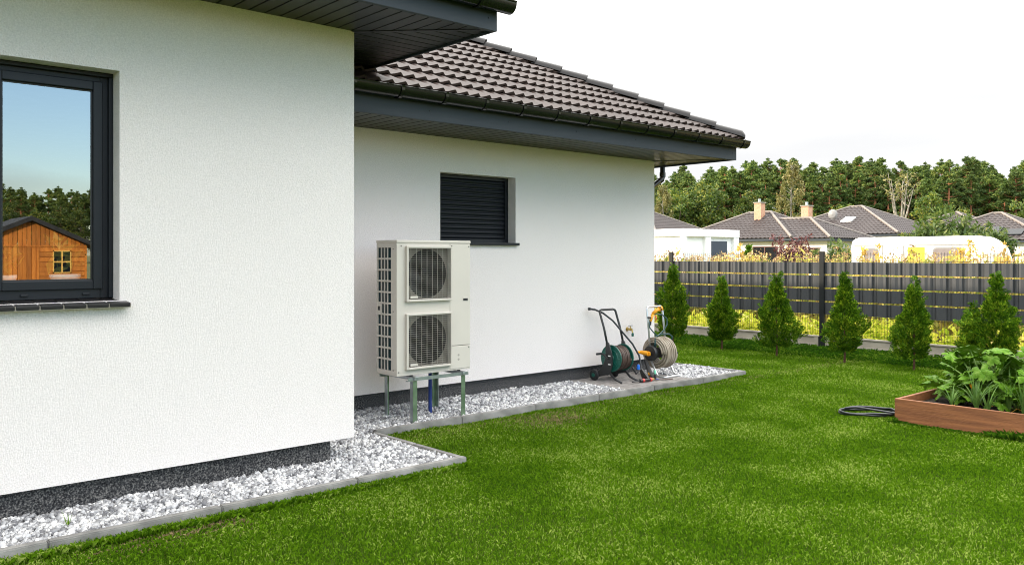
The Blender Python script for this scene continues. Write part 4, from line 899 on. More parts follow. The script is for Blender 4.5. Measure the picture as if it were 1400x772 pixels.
n = 2600; xk = rng.uniform(BX0-.02, BX1, n); P = np.stack([xk, BY0-.01-rng.random(n)*.07, np.zeros(n)], 1); amp = .35+.65*np.clip(np.sin(xk*4.1)+.2, 0, 1)
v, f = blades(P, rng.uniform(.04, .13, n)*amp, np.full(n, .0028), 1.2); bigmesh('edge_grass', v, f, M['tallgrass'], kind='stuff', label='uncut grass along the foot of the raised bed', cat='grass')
n = 9000; yk = np.where(rng.random(n) < .6, rng.uniform(.8, 4.35, n), rng.uniform(4.35, 10.5, n)); xk = np.where(yk < 4.35, -5.425, -6.795)+rng.random(n)*.04; P = np.stack([xk, yk, np.zeros(n)], 1)
v, f = blades(P, rng.uniform(.03, .085, n)*np.where(yk < 4.35, .95, np.clip(.35+.6*np.sin(yk*2.3)*np.sin(yk*.9+1), .30, .8)), np.full(n, .0016), .9); bigmesh('kerb_grass', v, f, M['grass'], kind='stuff', label='grass tufts growing against the kerb', cat='grass')
wd = MB(); g = random.Random(5); wx, wy = -5.70, 1.43
for i in range(7):
    a = g.uniform(0, 6.28); q = strap([(wx, wy, .06), (wx+.02*math.cos(a), wy+.02*math.sin(a), .11), (wx+.05*math.cos(a), wy+.05*math.sin(a), .13+g.random()*.08)], .004); wd.add(q.v, q.f)
wd.build('weed', M['grass'], None, label='single green grass weed growing in the white gravel', cat='weed')

# ------------------------------------------------------------------ fence
YFN = 15.0; PSP = 3.52; POST = [-8.03+PSP*k for k in range(-3, 7)]
fence = empty('fence', (-8.03, YFN, 0), 'dark mesh fence with woven grey privacy strips on a low concrete base behind the thujas', 'fence')
for x in POST:
    MB().box(x-.045, x+.045, YFN-.055, YFN-.005, -.1, 1.79).box(x-.049, x+.049, YFN-.059, YFN-.001, 1.79, 1.80).build('post', M['pcb'], fence, bevel=.003)
    MB().box(x-.06, x+.06, YFN-.06, YFN+.06, -.1, .20).build('post_bracket', M['pcb'], fence)
per = .255
def prof(u):
    t = (u % per)/per
    pts = [(0, .010), (.16, -.022), (.34, -.030), (.52, -.014), (.70, -.022), (.76, .012), (.96, .016), (1, .010)]
    for (a, h0), (b_, h1) in zip(pts, pts[1:]):
        if a <= t <= b_: return .62*(h0+(h1-h0)*(t-a)/(b_-a))
    return 0
kn = [0, .16, .34, .52, .70, .76, .96]
strip_me = None
for x in POST[:-1]:
    us = [per*(i+q_) for i in range(14) for q_ in kn if .04 < per*(i+q_) < PSP-.04]; us = [.036]+us+[PSP-.036]
    if strip_me is None:
        b = MB(); H = .222
        jit_ = [random.uniform(-.006, .006) for _ in us]
        for th in (0, .003):
            b.v += [(u, prof(u)+j_+th, z) for z in (0, H) for u, j_ in zip(us, jit_)]
        n = len(us); b.f = [(i, i+1, n+i+1, n+i) for i in range(n-1)]+[(2*n+i, 3*n+i, 3*n+i+1, 2*n+i+1) for i in range(n-1)]+[(n+i, n+i+1, 3*n+i+1, 3*n+i) for i in range(n-1)]
        strip_me = bpy.data.meshes.new('privacy_strip'); strip_me.from_pydata(b.v, [], b.f); strip_me.materials.append(M['strip'])
    for k in range(4): piece('privacy_strip', strip_me, fence, (x, YFN+.0, .622+.2515*k))
    wv = MB(); u = .05
    while u < PSP-.03: wv.box(x+u-.0018, x+u+.0018, YFN-.002, YFN+.002, .24, 1.78); u += .051
    for z in (.26, .60, .70, .95, 1.20, 1.45, 1.62, 1.745): wv.box(x+.03, x+PSP-.03, YFN+.016, YFN+.022, z-.003, z+.003)
    wv.build('mesh_panel', M['pcb'], fence, kind='stuff')
    cb = MB().box(x+.04, x+PSP-.04, YFN-.018, YFN+.018, -.1, .185).box(x+.04, x+PSP-.04, YFN-.035, YFN+.035, .185, .215).box(x+.04, x+.16, YFN-.032, YFN-.018, -.1, .184).box(x+PSP-.16, x+PSP-.04, YFN-.032, YFN-.018, -.1, .184).box(x+.16, x+PSP-.16, YFN-.032, YFN-.018, -.1, .06)
    cb.build('concrete_base', M['fbase'], fence, bevel=.005)

# ------------------------------------------------------------------ thujas
def thuja_mesh(seed, H=1.45, W=.30, dense=1.0, lead=.35):
    g = np.random.default_rng(seed); n = int(1250*dense); V = []
    lob = g.uniform(0, 6.28, 9); lz = g.uniform(.1, 1, 9)*H
    z = g.uniform(.12, .2)+(H-.17)*g.random(n)**1.0; a = g.uniform(0, 6.28, n)
    th = z/H; env = .58*W*np.interp(th, [0, .07, .2, .45, .62, .75, .9, 1], [.35, .6, .95, 1, .60, .30, .15, .04])
    bump = np.ones(n)
    for l, q in zip(lob, lz): bump += .9*np.exp(-((np.angle(np.exp(1j*(a-l))))/.6)**2-((z-q)/.13)**2)
    rr_ = (env*bump+.012)*(.15+.85*g.random(n)**.55)*g.uniform(.80, 1.22, n)
    keep_ = ~((z/H > .52) & (g.random(n) < (z/H-.50)*2.05)); z, a, rr_ = z[keep_], a[keep_], rr_[keep_]; n = len(z)
    C = np.stack([rr_*np.cos(a), rr_*np.sin(a), z], 1); out = np.stack([np.cos(a), np.sin(a), np.zeros(n)], 1)
    ax_ = out*g.uniform(.45, 1.0, (n, 1))+np.array([0, 0, 1.0])*g.uniform(.5, 1.1, (n, 1))+g.normal(size=(n, 3))*.22; ax_ /= np.linalg.norm(ax_, axis=1)[:, None]
    m = 22; L = g.uniform(.07, .125, (n, 1, 1)); sd = np.cross(ax_, g.normal(size=(n, 3))); sd /= np.linalg.norm(sd, axis=1)[:, None]
    t = (np.arange(m)/m)[None, :, None]; sg = np.where(np.arange(m) % 2 == 0, 1, -1)[None, :, None]
    c = C[:, None]+ax_[:, None]*L*(t-.25); w = L*.42*np.sin(np.pi*np.clip(t*.85+.12, 0, 1))
    tip = c+sd[:, None]*sg*w+ax_[:, None]*w*.95+g.normal(size=(n, m, 3))*.004
    nrm = np.cross(ax_, sd)[:, None]+g.normal(size=(n, m, 3))*.35; k = np.cross(tip-c, nrm); k /= np.linalg.norm(k, axis=2)[..., None]+1e-9
    wd_ = .0058
    V = np.stack([c, (c+tip)/2-k*wd_, tip, (c+tip)/2+k*wd_], 2).reshape(-1, 3)
    return V, np.arange(len(V)).reshape(-1, 4)
TH = [(-10.0, 13.0, 1.60, .38, 'thuja shrub at the corner of the house, leftmost in the row'), (-9.04, 13.2, 1.36, .31, 'second thuja from the house with bare reddish stem'), (-7.8, 13.0, 1.45, .39, 'broad bushy thuja left of the dark fence post'),
      (-6.59, 13.0, 1.50, .31, 'thuja just right of the dark fence post'), (-5.5, 13.0, 1.42, .31, 'thuja left of the raised bed with bare leader shoot'), (-4.37, 13.0, 1.50, .36, 'rightmost thuja, rising behind the raised bed'), (-3.1, 13.0, 1.4, .28, 'thuja beyond the right edge of the photo'), (-11.2, 13.1, 1.5, .3, 'thuja hidden behind the corner of the house')]
for k, (x, y, H, W_, lab) in enumerate(TH[:7]):
    t = empty('thuja', (x, y, 0), lab, 'thuja', 'thujas planted along the fence')
    V, F = thuja_mesh(100+k, H, W_, dense=(1.15 if W_ > .28 else .85)); bigmesh('crown', V, F, M['thuja'], parent=t)
    MB().tube([(x, y, -.02), (x+.01, y, .3), (x-.008, y+.01, H*.6), (x, y, H)], [.020, .013, .006, .002], 7).build('trunk', M['barkred'], t)
    if k == 5:
        V, F = thuja_mesh(133, 1.1, .18, .5); V = V+np.array([-.32, .05, 0]); bigmesh('side_crown', V, F, M['thuja'], parent=t)

# ------------------------------------------------------------------ weeds beyond the fence
def weeds(n, x0, x1, y0, y1, h0, h1, g=rng):
    LV_, TV, ST = [], [], MB()
    X = g.uniform(x0, x1, n); Y = g.uniform(y0, y1, n); H = g.uniform(h0, h1, n)*np.where(g.random(n) < .82, 1, 1.10)
    for x, y, h_ in zip(X, Y, H):
        lean = g.normal(size=2)*.06*h_; m = 26; t = g.random(m); r = .03+.07*g.random(m); a = g.uniform(0, 6.28, m)
        LV_.append(np.stack([x+lean[0]*t+r*np.cos(a), y+lean[1]*t+r*np.sin(a), h_*(.08+.85*t)], 1))
        m = g.integers(7, 18); tp_ = np.stack([x+lean[0]+g.normal(size=m)*.045, y+lean[1]+g.normal(size=m)*.045, h_-abs(g.normal(size=m))*.10], 1); TV.append(tp_)
        ST.tube([(x, y, 0), (x+lean[0], y+lean[1], h_)], [.006, .003], 3, cap=False)
    return np.concatenate(LV_), np.concatenate(TV), ST
LVc, TVc, ST = weeds(1700, -18, 2, 17.2, 19.8, 1.15, 1.80)
v, f = leaves(LVc, .085, 1.7); bigmesh('goldenrod_leaves', v, f, M['weed'], kind='stuff', label='tall yellow green weeds growing behind the fence', cat='weeds')
v, f = leaves(TVc, .042, 1.3); bigmesh('weed_flowers', v, f, M['weedtop'], kind='stuff', label='dry brown and yellow weed flower heads above the fence', cat='weeds')
LVd, TVd, ST2 = weeds(420, -14, -1, 15.20, 16.4, .15, .6)
v, f = leaves(LVd, .075, 1.6); bigmesh('low_weeds', v, f, M['lowweed'], kind='stuff', label='low yellow green weeds pressed against the back of the fence', cat='weeds')
ST.build('weed_stems', M['weedstem'], None, kind='stuff', label='thin dry weed stems behind the fence', cat='weeds')
LVc, TVc, ST = weeds(1300, -30, 2, 19.8, 26.5, .9, 1.55)
v, f = leaves(LVc, .10, 1.7); bigmesh('field_weeds', v, f, M['weed'], kind='stuff', label='weedy yellow field further behind the fence', cat='weeds')
# a few tall goldenrod sprays that rise against the caravan
for k, (x, hh_) in enumerate(((-7.54, 1.95), (-5.97, 2.02), (-6.25, 1.90), (-5.32, 1.97), (-7.95, 1.88), (-11.0, 2.02))):
    g = np.random.default_rng(60+k); y = 16.2+.3*(k % 3)
    t = empty('goldenrod', (x, y, 0), ['tall dry brown seed stalk above the fence', 'tallest yellow goldenrod spray in front of the caravan'][k % 2] if k < 2 else ['yellow goldenrod just left of the tallest spray', 'yellow goldenrod nearest the right edge of the photo', 'brown headed weed at the left end of the caravan', 'brown dry stalk in front of the garage door'][k-2], 'goldenrod', 'single tall weeds behind the fence')
    m = 75; tt = g.random(m); a = g.uniform(0, 6.28, m); r = (.03+.20*(1-tt)*g.random(m))
    r *= 1.1; c = np.stack([r*np.cos(a), r*np.sin(a), hh_*(.72+.28*tt)-.3*r], 1); v, f = leaves(c, .062, 1.6, g=g); bigmesh('flower_spray', v, f, M['spray'], parent=t, kind='stuff')
    MB().tube([(x, y, 0), (x+.03, y, hh_*.5), (x, y, hh_)], [.008, .006, .003], 5).build('stem', M['weedstem'], t)

# ------------------------------------------------------------------ houses beyond
def window_(p, x0, x1, z0, z1, Y, fm='brownframe', face='S'):
    """window on a wall facing -Y at y=Y (face S) or facing +X at x=Y (face E)"""
    b = MB(); t = .06
    def bx(a, c, d, e, o0, o1):
        if face == 'S': b.box(a, c, Y-o1, Y-o0, d, e)
        else: b.box(Y+o0, Y+o1, a, c, d, e)
    bx(x0, x0+t, z0, z1, -.02, .04); bx(x1-t, x1, z0, z1, -.02, .04); bx(x0+t, x1-t, z0, z0+t, -.02, .04); bx(x0+t, x1-t, z1-t, z1, -.02, .04); bx((x0+x1)/2-.03, (x0+x1)/2+.03, z0+t, z1-t, -.02, .035)
    o_ = b.build('window', M[fm], p); b = MB(); bx(x0+t, x1-t, z0+t, z1-t, .002, .012); b.build('pane', M['darkglass'], o_)
def bg_house(name_lab, x0, x1, y0, y1, ze, tan, wins=(), wallm='render', ov=.5, chim=(), extra=None):
    h_ = empty('house', ((x0+x1)/2, (y0+y1)/2, 0), name_lab, 'house')
    MB().box(x0+ov, x1-ov, y0+ov, y1-ov, -.1, ze-.05).build('wall', M[wallm], h_)
    MB().box(x0, x1, y0, y1, ze-.16, ze-.035).build('fascia', M['fascia'], h_)
    hip_roof(x0, x1, y0, y1, ze, tan, 'roof', M['tile2'], h_, per=.30, course=.36, nseg=4, rm=M['hipline'])
    for (a, b_, z0, z1) in wins: window_(h_, a, b_, z0, z1, y0+ov)
    for (x, y, zt_, w_) in chim:
        c_ = MB().box(x-w_/2, x+w_/2, y-w_/2, y+w_/2, ze, zt_).build('chimney', M['brick'], h_)
        MB().box(x-w_/2-.05, x+w_/2+.05, y-w_/2-.05, y+w_/2+.05, zt_, zt_+.07).build('cap', M['fbase'], c_)
        MB().tube([(x, y, zt_+.07), (x, y, zt_+.28)], .09, 10).build('flue', M['galv'], c_)
    return h_
M['hipline'] = mat('pale_hip_tile', (.15, .125, .11), (.21, .18, .155), rough=.6, scale=3)
h1 = bg_house('low house with brown hip roof and orange chimney, right of the white garage', -34.9, -26.4, 45.6, 52.6, 2.73, .50, [(-29.3, -27.6, .9, 2.25), (-32.5, -31.5, 1.1, 2.2)], chim=[(-30.2, 48.3, 5.05, .5)])
h2 = bg_house('small hip roofed house wing with chimney beside the dark red bush', -32.0, -24.0, 45.68, 51.2, 2.69, .46, [(-25.6, -24.9, .9, 2.15)], chim=[(-27.3, 49.0, 4.75, .5)], ov=.45)
h3 = bg_house('house with pyramid roof and satellite dish behind the caravan', -34.5, -24.3, 55.1, 64.5, 3.12, .445, [(-27.0, -25.8, .9, 2.3)])
h4 = bg_house('hip roofed house with solar panels at the right edge of the photo', -24.0, -16.0, 56.0, 63.5, 2.62, .47, [(-19.2, -18, .9, 2.2)], wallm='whiter')
h0 = bg_house('house with only its dark roof showing above the white garage', -59.5, -48.0, 60, 69, 3.7, .50, [])
h5 = bg_house('house roof just visible over the willows', -33.3, -26.3, 75.7, 82.7, 3.9, .45, [])
# satellite dish and skylight on the third house
s_ = MB(); p0 = Vector((-30.0, 57.4, 4.62)); s_.lathe([(.01, -.05), (.25, -.02), (.36, .05)], p0, 'y', 20, cap=False); s_.tube([p0, p0+Vector((0, .25, -.1)), p0+Vector((0, .25, -.9))], .03, 6); s_.build('satellite_dish', M['dish'], h3)
def on_south(x, s_h, hs_, y0, ze, tan): return Vector((x, y0+s_h, ze+s_h*tan+hs_))
for (par, x0, x1, s0, s1, y0, ze, tan, m_, nm) in ((h3, -29.2, -28.4, 1.9, 2.6, 55.1, 3.12, .445, 'pot', 'skylight'), (h4, -20.3, -18.9, .7, 1.6, 56.0, 2.62, .47, 'darkglass', 'solar_panel'), (h4, -18.7, -17.6, .5, 1.2, 56.0, 2.62, .47, 'darkglass', 'solar_panel'), (h4, -21.4, -20.5, .8, 1.5, 56.0, 2.62, .47, 'darkglass', 'solar_panel')):
    a, b_, c_, d = on_south(x0, s0, .07, y0, ze, tan), on_south(x1, s0, .07, y0, ze, tan), on_south(x1, s1, .07, y0, ze, tan), on_south(x0, s1, .07, y0, ze, tan); MB().prism([a, b_, c_, d], (0, 0, .06)).build(nm, M[m_], par)
# white flat roofed garage
g_ = empty('garage', (-26.5, 30.6, 0), 'white flat roofed garage with slate grey door, left of the houses', 'garage')
MB().box(-32, -21.55, 28.7, 32.5, -.1, 2.55).build('wall', M['whiter'], g_)
MB().box(-32.1, -21.4, 28.6, 32.62, 2.50, 2.82).build('roof_parapet', M['whiter'], g_, bevel=.01)
MB().box(-21.6, -21.42, 28.6, 28.8, -.1, 2.5).box(-21.6, -21.42, 32.2, 32.6, -.1, 2.5).box(-21.6, -21.42, 30.1, 30.5, -.1, 2.5).build('pillar', M['whiter'], g_)
MB().box(-21.548, -21.50, 30.6, 31.8, -.1, 2.32).build('door', M['doorgrey'], g_)
MB().box(-24.6, -24.2, 28.66, 28.698, 1.55, 1.75).build('wall_lamp', M['doorgrey'], g_)
# caravan
cv = empty('caravan', (-11.3, 28, 0), 'long white caravan with rounded roof parked in the field behind the fence', 'caravan')
cx0, cx1, cy0, cy1 = -13.45, -9.3, 27.0, 29.1
def cpro(x0, x1, z0, z1, r, n=7):
    pts = [(x0, z0), (x1, z0)]
    pts += [(x1-r+r*math.cos(a), z1-r+r*math.sin(a)) for a in [math.pi/2*i/n for i in range(n+1)]]
    pts += [(x0+.13+.13*math.cos(a), z1-.13+.13*math.sin(a)) for a in [math.pi/2+math.pi/2*i/n for i in range(n+1)]]
    return pts
b = MB(); rings = []
for yy, ins, top in ((cy0, .0, 2.12), (cy0+.05, .0, 2.24), (cy0+.18, .0, 2.28), (cy0+.45, 0, 2.31), ((cy0+cy1)/2, 0, 2.32), (cy1-.45, 0, 2.31), (cy1-.15, 0, 2.26), (cy1, 0, 2.12)): rings.append([(x, yy, z) for x, z in cpro(cx0+ins, cx1-ins, .55, top, .62)])
n = len(rings[0]); b.add([p for r_ in rings for p in r_], [tuple(range(n)), tuple(range((len(rings)-1)*n, len(rings)*n))[::-1]]+[(j*n+i, j*n+(i+1) % n, (j+1)*n+(i+1) % n, (j+1)*n+i) for j in range(len(rings)-1) for i in range(n)])
b.build('body', M['caravan'], cv, smooth='auto')
def rrect(x0, x1, z0, z1, r, y, d):
    pts = []
    for cx_, cz, a0 in ((x1-r, z1-r, 0), (x0+r, z1-r, 90), (x0+r, z0+r, 180), (x1-r, z0+r, 270)): pts += [(cx_+r*math.cos(R(a0+30*i)), y, cz+r*math.sin(R(a0+30*i))) for i in range(4)]
    return MB().prism(pts, (0, -d, 0))
for (a, c_) in ((-13.0, -12.55), (-10.85, -9.95)):
    w_ = rrect(a, c_, 1.15, 1.96, .10, cy0, .02).build('window', M['dish'], cv); rrect(a+.04, c_-.04, 1.19, 1.92, .08, cy0-.02, .012).build('pane', M['acrylic'], w_)
rrect(-11.6, -11.1, 1.2, 1.98, .03, cy0, .025).build('yellow_panel', M['amber'], cv)
MB().box(-12.4, -11.75, cy0-.01, cy0, .62, 2.0).build('door', M['caravan'], cv, bevel=.005)
MB().box(cx0+.02, cx1-.4, cy0-.012, cy0, 1.03, 1.06).box(cx0+.1, cx1-.35, cy0-.012, cy0, 2.03, 2.05).build('trim_rail', M['dish'], cv)
MB().box(-12.42, -12.405, cy0-.014, cy0, .62, 2.02).box(-11.745, -11.73, cy0-.014, cy0, .62, 2.02).build('door_seal', M['dish'], cv)
for x in (-11.4, -10.9): MB().lathe([(.16, -.09), (.30, -.09), (.31, .08), (.16, .08)], (x, cy0+.12, .31), 'y', 20).build('wheel', M['bp'], cv)
for x in (-13.2, -9.3): MB().box(x-.03, x+.03, cy0+.2, cy0+.26, 0, .56).build('leg', M['galv'], cv)

# ------------------------------------------------------------------ trees
def clumps(C, rad, per_, flat, size, g, elong=1.5):
    n = len(C)*per_; q = g.normal(size=(n, 3)); q /= np.linalg.norm(q, axis=1)[:, None]; q *= (g.random(n)**.5)[:, None]
    P = np.repeat(np.asarray(C), per_, 0)+q*np.repeat(np.asarray(rad), per_)[:, None]*np.array([1, 1, flat]); return leaves(P, size, elong, g=g)
def make_tree(kind, seed):
    g = np.random.default_rng(seed); t = MB(); C, Rr = [], []
    if kind == 'pine':
        H = 15.8; t.tube([(0, 0, -.3), (.05, .02, H*.35), (-.08, .05, H*.65), (0, 0, H*.97)], [.27, .21, .14, .03], 7)
        z = H*(g.uniform(.30, .42) if seed % 2 else g.uniform(.52, .62)); zb_ = z; fat = g.uniform(.85, 1.35)
        while z < H*.985:
            tt = (z-zb_)/(H-zb_); nb = g.integers(3, 6)
            for i in range(nb):
                a = g.uniform(0, 6.28); L = (2.2*(1-max(tt, 0)**1.6)*(.7+.3*min(1, tt*4))+.15)*fat*g.uniform(.45, 1.15); up = .15+.45*g.random()
                e = (L*math.cos(a), L*math.sin(a), z+L*up)
                t.tube([(0, 0, z), (e[0]*.6, e[1]*.6, z+L*up*.3), e], [.05, .035, .015], 4, cap=False)
                C.append(e); Rr.append(.36+.22*g.random()); C.append((e[0]*.7+.2*g.normal(), e[1]*.7+.2*g.normal(), e[2]-.02)); Rr.append(.36)
                if L > 1: C.append((e[0]*.45, e[1]*.45, e[2]-.1)); Rr.append(.33)
            z += .50
        C.append((0, 0, H)); Rr.append(.3)
        v, f = clumps(C, Rr, 58, .55, .18, g, 2.2)
        return [('trunk', t, 'bark'), ('crown', (v, f), 'pine')]
    if kind == 'oak':
        H = 11.0; t.tube([(0, 0, -.3), (.1, 0, H*.3), (0, .1, H*.8)], [.26, .18, .06], 7)
        n = 85
        for i in range(n):
            q = g.normal(size=3); q /= np.linalg.norm(q); r = g.random()**.33
            e = (q[0]*r*2.7, q[1]*r*2.7, H*.55+q[2]*r*H*.44); C.append(e); Rr.append(.65+.4*g.random())
            if i % 6 == 0: t.tube([(0, 0, H*.3+.3*e[2]*.5), (e[0]*.5, e[1]*.5, (H*.3+e[2])/2), e], [.08, .05, .02], 4, cap=False)
        v, f = clumps(C, Rr, 80, .8, .26, g, 1.3); return [('trunk', t, 'barkgrey'), ('crown', (v, f), 'oak')]
    if kind == 'birch':
        H = 13.5; t.tube([(0, 0, -.3), (.2, .1, H*.4), (-.1, 0, H*.75), (0, .1, H*.98)], [.15, .11, .06, .02], 7)
        for i in range(34):
            z = H*(.38+.6*g.random()); a = g.uniform(0, 6.28); L = (1.9*(1-(z/H-.38)/.62)+.5)*g.uniform(.6, 1); e = (L*math.cos(a), L*math.sin(a), z+L*.5)
            t.tube([(0, 0, z), (e[0]*.6, e[1]*.6, z+L*.5), e], [.04, .025, .01], 4, cap=False)
            for q in (0, .5, 1.1): C.append((e[0], e[1], e[2]-q)); Rr.append(.38)
        v, f = clumps(C, Rr, 22, 1.4, .26, g, 1.4); return [('trunk', t, 'birchbark'), ('crown', (v, f), 'birch')]
    if kind == 'bare':
        H = 12; t.tube([(0, 0, -.3), (.1, .1, H*.35)], [.20, .15], 7)
        for i in range(5):
            a = i*1.3; e = (1.5*math.cos(a), 1.5*math.sin(a), H*(.75+.2*g.random())); t.tube([(.1, .1, H*.34), (e[0]*.5, e[1]*.5, H*.55), e], [.13, .09, .02], 6, cap=False)
            for q in range(5): b0 = Vector((e[0]*.6, e[1]*.6, H*.6+q*.6)); e2 = b0+Vector((g.normal()*.8, g.normal()*.8, 1.2)); t.tube([b0, e2], [.04, .01], 4, cap=False); C.append(tuple(e2)); Rr.append(.5)
        v, f = clumps(C, Rr, 12, .9, .24, g, 1.4); return [('trunk', t, 'birchbark'), ('crown', (v, f), 'birch')]
    if kind == 'willow':
        H = 4.2
        for i in range(26):
            a = g.uniform(0, 6.28); r = 1.5*g.random()**.5; h_ = H*(.6+.4*g.random())*(1-.15*r); t.tube([(0, 0, 0), (r*.5*math.cos(a), r*.5*math.sin(a), h_*.5), (r*math.cos(a), r*math.sin(a), h_)], [.05, .03, .01], 4, cap=False)
            for q in np.linspace(.35, 1, 6): C.append((r*q*math.cos(a), r*q*math.sin(a), h_*q)); Rr.append(.34)
        v, f = clumps(C, Rr, 26, 1.3, .17, g, 2.2); return [('trunk', t, 'barkgrey'), ('crown', (v, f), 'willow')]
    if kind == 'plum':
        H = 2.6
        for i in range(22):
            a = g.uniform(0, 6.28); r = .9*g.random()**.5; h_ = H*(.65+.35*g.random()); t.tube([(0, 0, 0), (r*.6*math.cos(a), r*.6*math.sin(a), h_*.6), (r*math.cos(a), r*math.sin(a), h_)], [.03, .02, .006], 4, cap=False)
            for q in np.linspace(.3, 1, 8): C.append((r*q*math.cos(a), r*q*math.sin(a), h_*q)); Rr.append(.16)
        v, f = clumps(C, Rr, 14, 1.2, .10, g, 1.6); return [('trunk', t, 'barkgrey'), ('crown', (v, f), 'plum')]
    if kind == 'spruce':
        H = 2.1; t.tube([(0, 0, 0), (0, 0, H)], [.04, .01], 5)
        for i in range(80):
            z = .1+(H-.15)*g.random(); r = .55*(1-z/H)*g.random()**.4; a = g.uniform(0, 6.28); C.append((r*math.cos(a), r*math.sin(a), z)); Rr.append(.09)
        v, f = clumps(C, Rr, 16, .6, .07, g, 2); return [('trunk', t, 'barkgrey'), ('crown', (v, f), 'thuja')]
NAMES = {'pine': 'pine_tree', 'oak': 'oak_tree', 'birch': 'birch_tree', 'bare': 'dead_tree', 'willow': 'willow_bush', 'plum': 'plum_bush', 'spruce': 'spruce_tree'}
CATS = {'pine': 'pine tree', 'oak': 'oak tree', 'birch': 'birch tree', 'bare': 'dead tree', 'willow': 'willow bush', 'plum': 'bush', 'spruce': 'spruce tree'}
PROTO = {}
def plant(kind, var, loc_, rz, sc, label, group=None):
    key = (kind, var)
    if key not in PROTO:
        r = empty(NAMES[kind], (0, 0, 0), label, CATS[kind], group)
        for nm, dat, m_ in make_tree(kind, 500+17*var+hash_(kind)):
            if isinstance(dat, MB): dat.build(nm, M[m_], r, smooth=False)
            else: bigmesh(nm, dat[0], dat[1], M[m_], parent=r)
        PROTO[key] = r; r.location = loc_; r.rotation_euler = (0, 0, rz); r.scale = (sc, sc, sc); return r
    r = dup(PROTO[key], loc_, rz, sc, label)
    if group: r['group'] = group
    elif 'group' in r: del r['group']
    return r
def hash_(s): return sum(ord(c) for c in s)
def at(px, d): return FW*d+RT*((px-700)/1159*d)
g = random.Random(11)
PL = 'tall pine with orange trunk in the forest behind the houses'; OL = 'leafy dark green oak at the foot of the pine forest'
GF = 'pines of the forest behind the houses'; GO = 'oaks at the front of the forest'
for row, (d, sp, sc0) in enumerate(((132, 22, .95), (139, 20, 1.02), (147, 20, 1.10), (156, 20, 1.15), (166, 18, 1.20))):
    px = 860+row*9
    while px < 1750:
        hgt = 1.0 if px > 1030 else .90+.10*max(0, (px-900)/130)
        p = at(px+g.uniform(-8, 8), d+g.uniform(-3, 3)); plant('pine', g.randrange(7), p, g.uniform(0, 6.28), sc0*hgt*g.uniform(.84, 1.08), PL, GF); px += sp*g.uniform(.8, 1.2)
px = 860
while px < 1480:
    d = g.uniform(116, 127); 
    sc = (1.05 if px < 1040 else .86)*g.uniform(.7, 1.2)
    if g.random() < (.95 if px < 1040 else .62): plant('oak', g.randrange(4), at(px, d), g.uniform(0, 6.28), sc, OL, GO)
    px += 22*g.uniform(.8, 1.2)
px = 850
while px < 1500:
    plant('oak', g.randrange(4), at(px, g.uniform(160, 166)), g.uniform(0, 6.28), g.uniform(.95, 1.15), 'shadowed oak deep in the forest between the pine trunks', 'oaks deep in the forest'); px += 34
plant('birch', 0, at(907, 112), 1.0, .80, 'pale birch at the left edge of the forest beside the eaves')
plant('birch', 1, at(1082, 118), 2.0, 1.10, 'yellowing birch standing out in front of the dark pines')
plant('bare', 0, at(1231, 112), .5, 1.12, 'half bare tree with pale forked trunk in front of the pines')
for k, (px, d, sc, lab) in enumerate(((1262, 46, .85, 'leftmost willow bush behind the caravan'), (1292, 44, 1.02, 'tallest willow bush behind the caravan'), (1322, 45, .90, 'rounded willow bush right of the tallest one'), (1350, 43, .82, 'rightmost willow bush behind the caravan'), (1305, 40, .72, 'low willow bush in front of the others behind the caravan'))):
    plant('willow', k % 3, at(px, d), k*1.7, sc, lab, 'willow bushes behind the caravan')
plant('plum', 0, at(1078, 36), .3, .98, 'dark red leaved bush in front of the house window')
plant('plum', 0, at(1093, 37), 2.3, .82, 'smaller dark red bush right of the larger one')
plant('willow', 1, at(1143, 30), .3, .56, 'yellow green bush at the left end of the caravan')
plant('willow', 0, at(1052, 27), 1.3, .40, 'thin yellow green shrub in front of the brown window')
plant('spruce', 0, at(1023, 24), .3, .98, 'small young spruce behind the fence in front of the cream wall')
# forest undergrowth mass
n = 26000; pxs = rng.uniform(840, 1520, n); ds = rng.uniform(150, 172, n); zz = rng.random(n)**1.5*9
Pm = np.stack([FW.x*ds+RT.x*(pxs-700)/1159*ds, FW.y*ds+RT.y*(pxs-700)/1159*ds, zz], 1); v, f = leaves(Pm, .9, 1.3); bigmesh('forest_undergrowth', v, f, M['oak'], kind='stuff', label='dark undergrowth filling the depth of the forest', cat='undergrowth')
# woods to the east, seen mirrored in the window
for k in range(60):
    x = g.uniform(178, 205); y = 14+k*1.0+g.uniform(-1, 1)
    plant('pine', g.randrange(7), (x, y, 0), g.uniform(0, 6.28), g.uniform(.88, 1.06), 'pine of the far wood mirrored in the window', 'pines mirrored in the window')
for k in range(16): plant('oak', g.randrange(4), (g.uniform(168, 176), 14+k*3.8, 0), g.uniform(0, 6.28), g.uniform(.9, 1.1), 'round tree of the far wood mirrored in the window', 'round trees mirrored in the window')

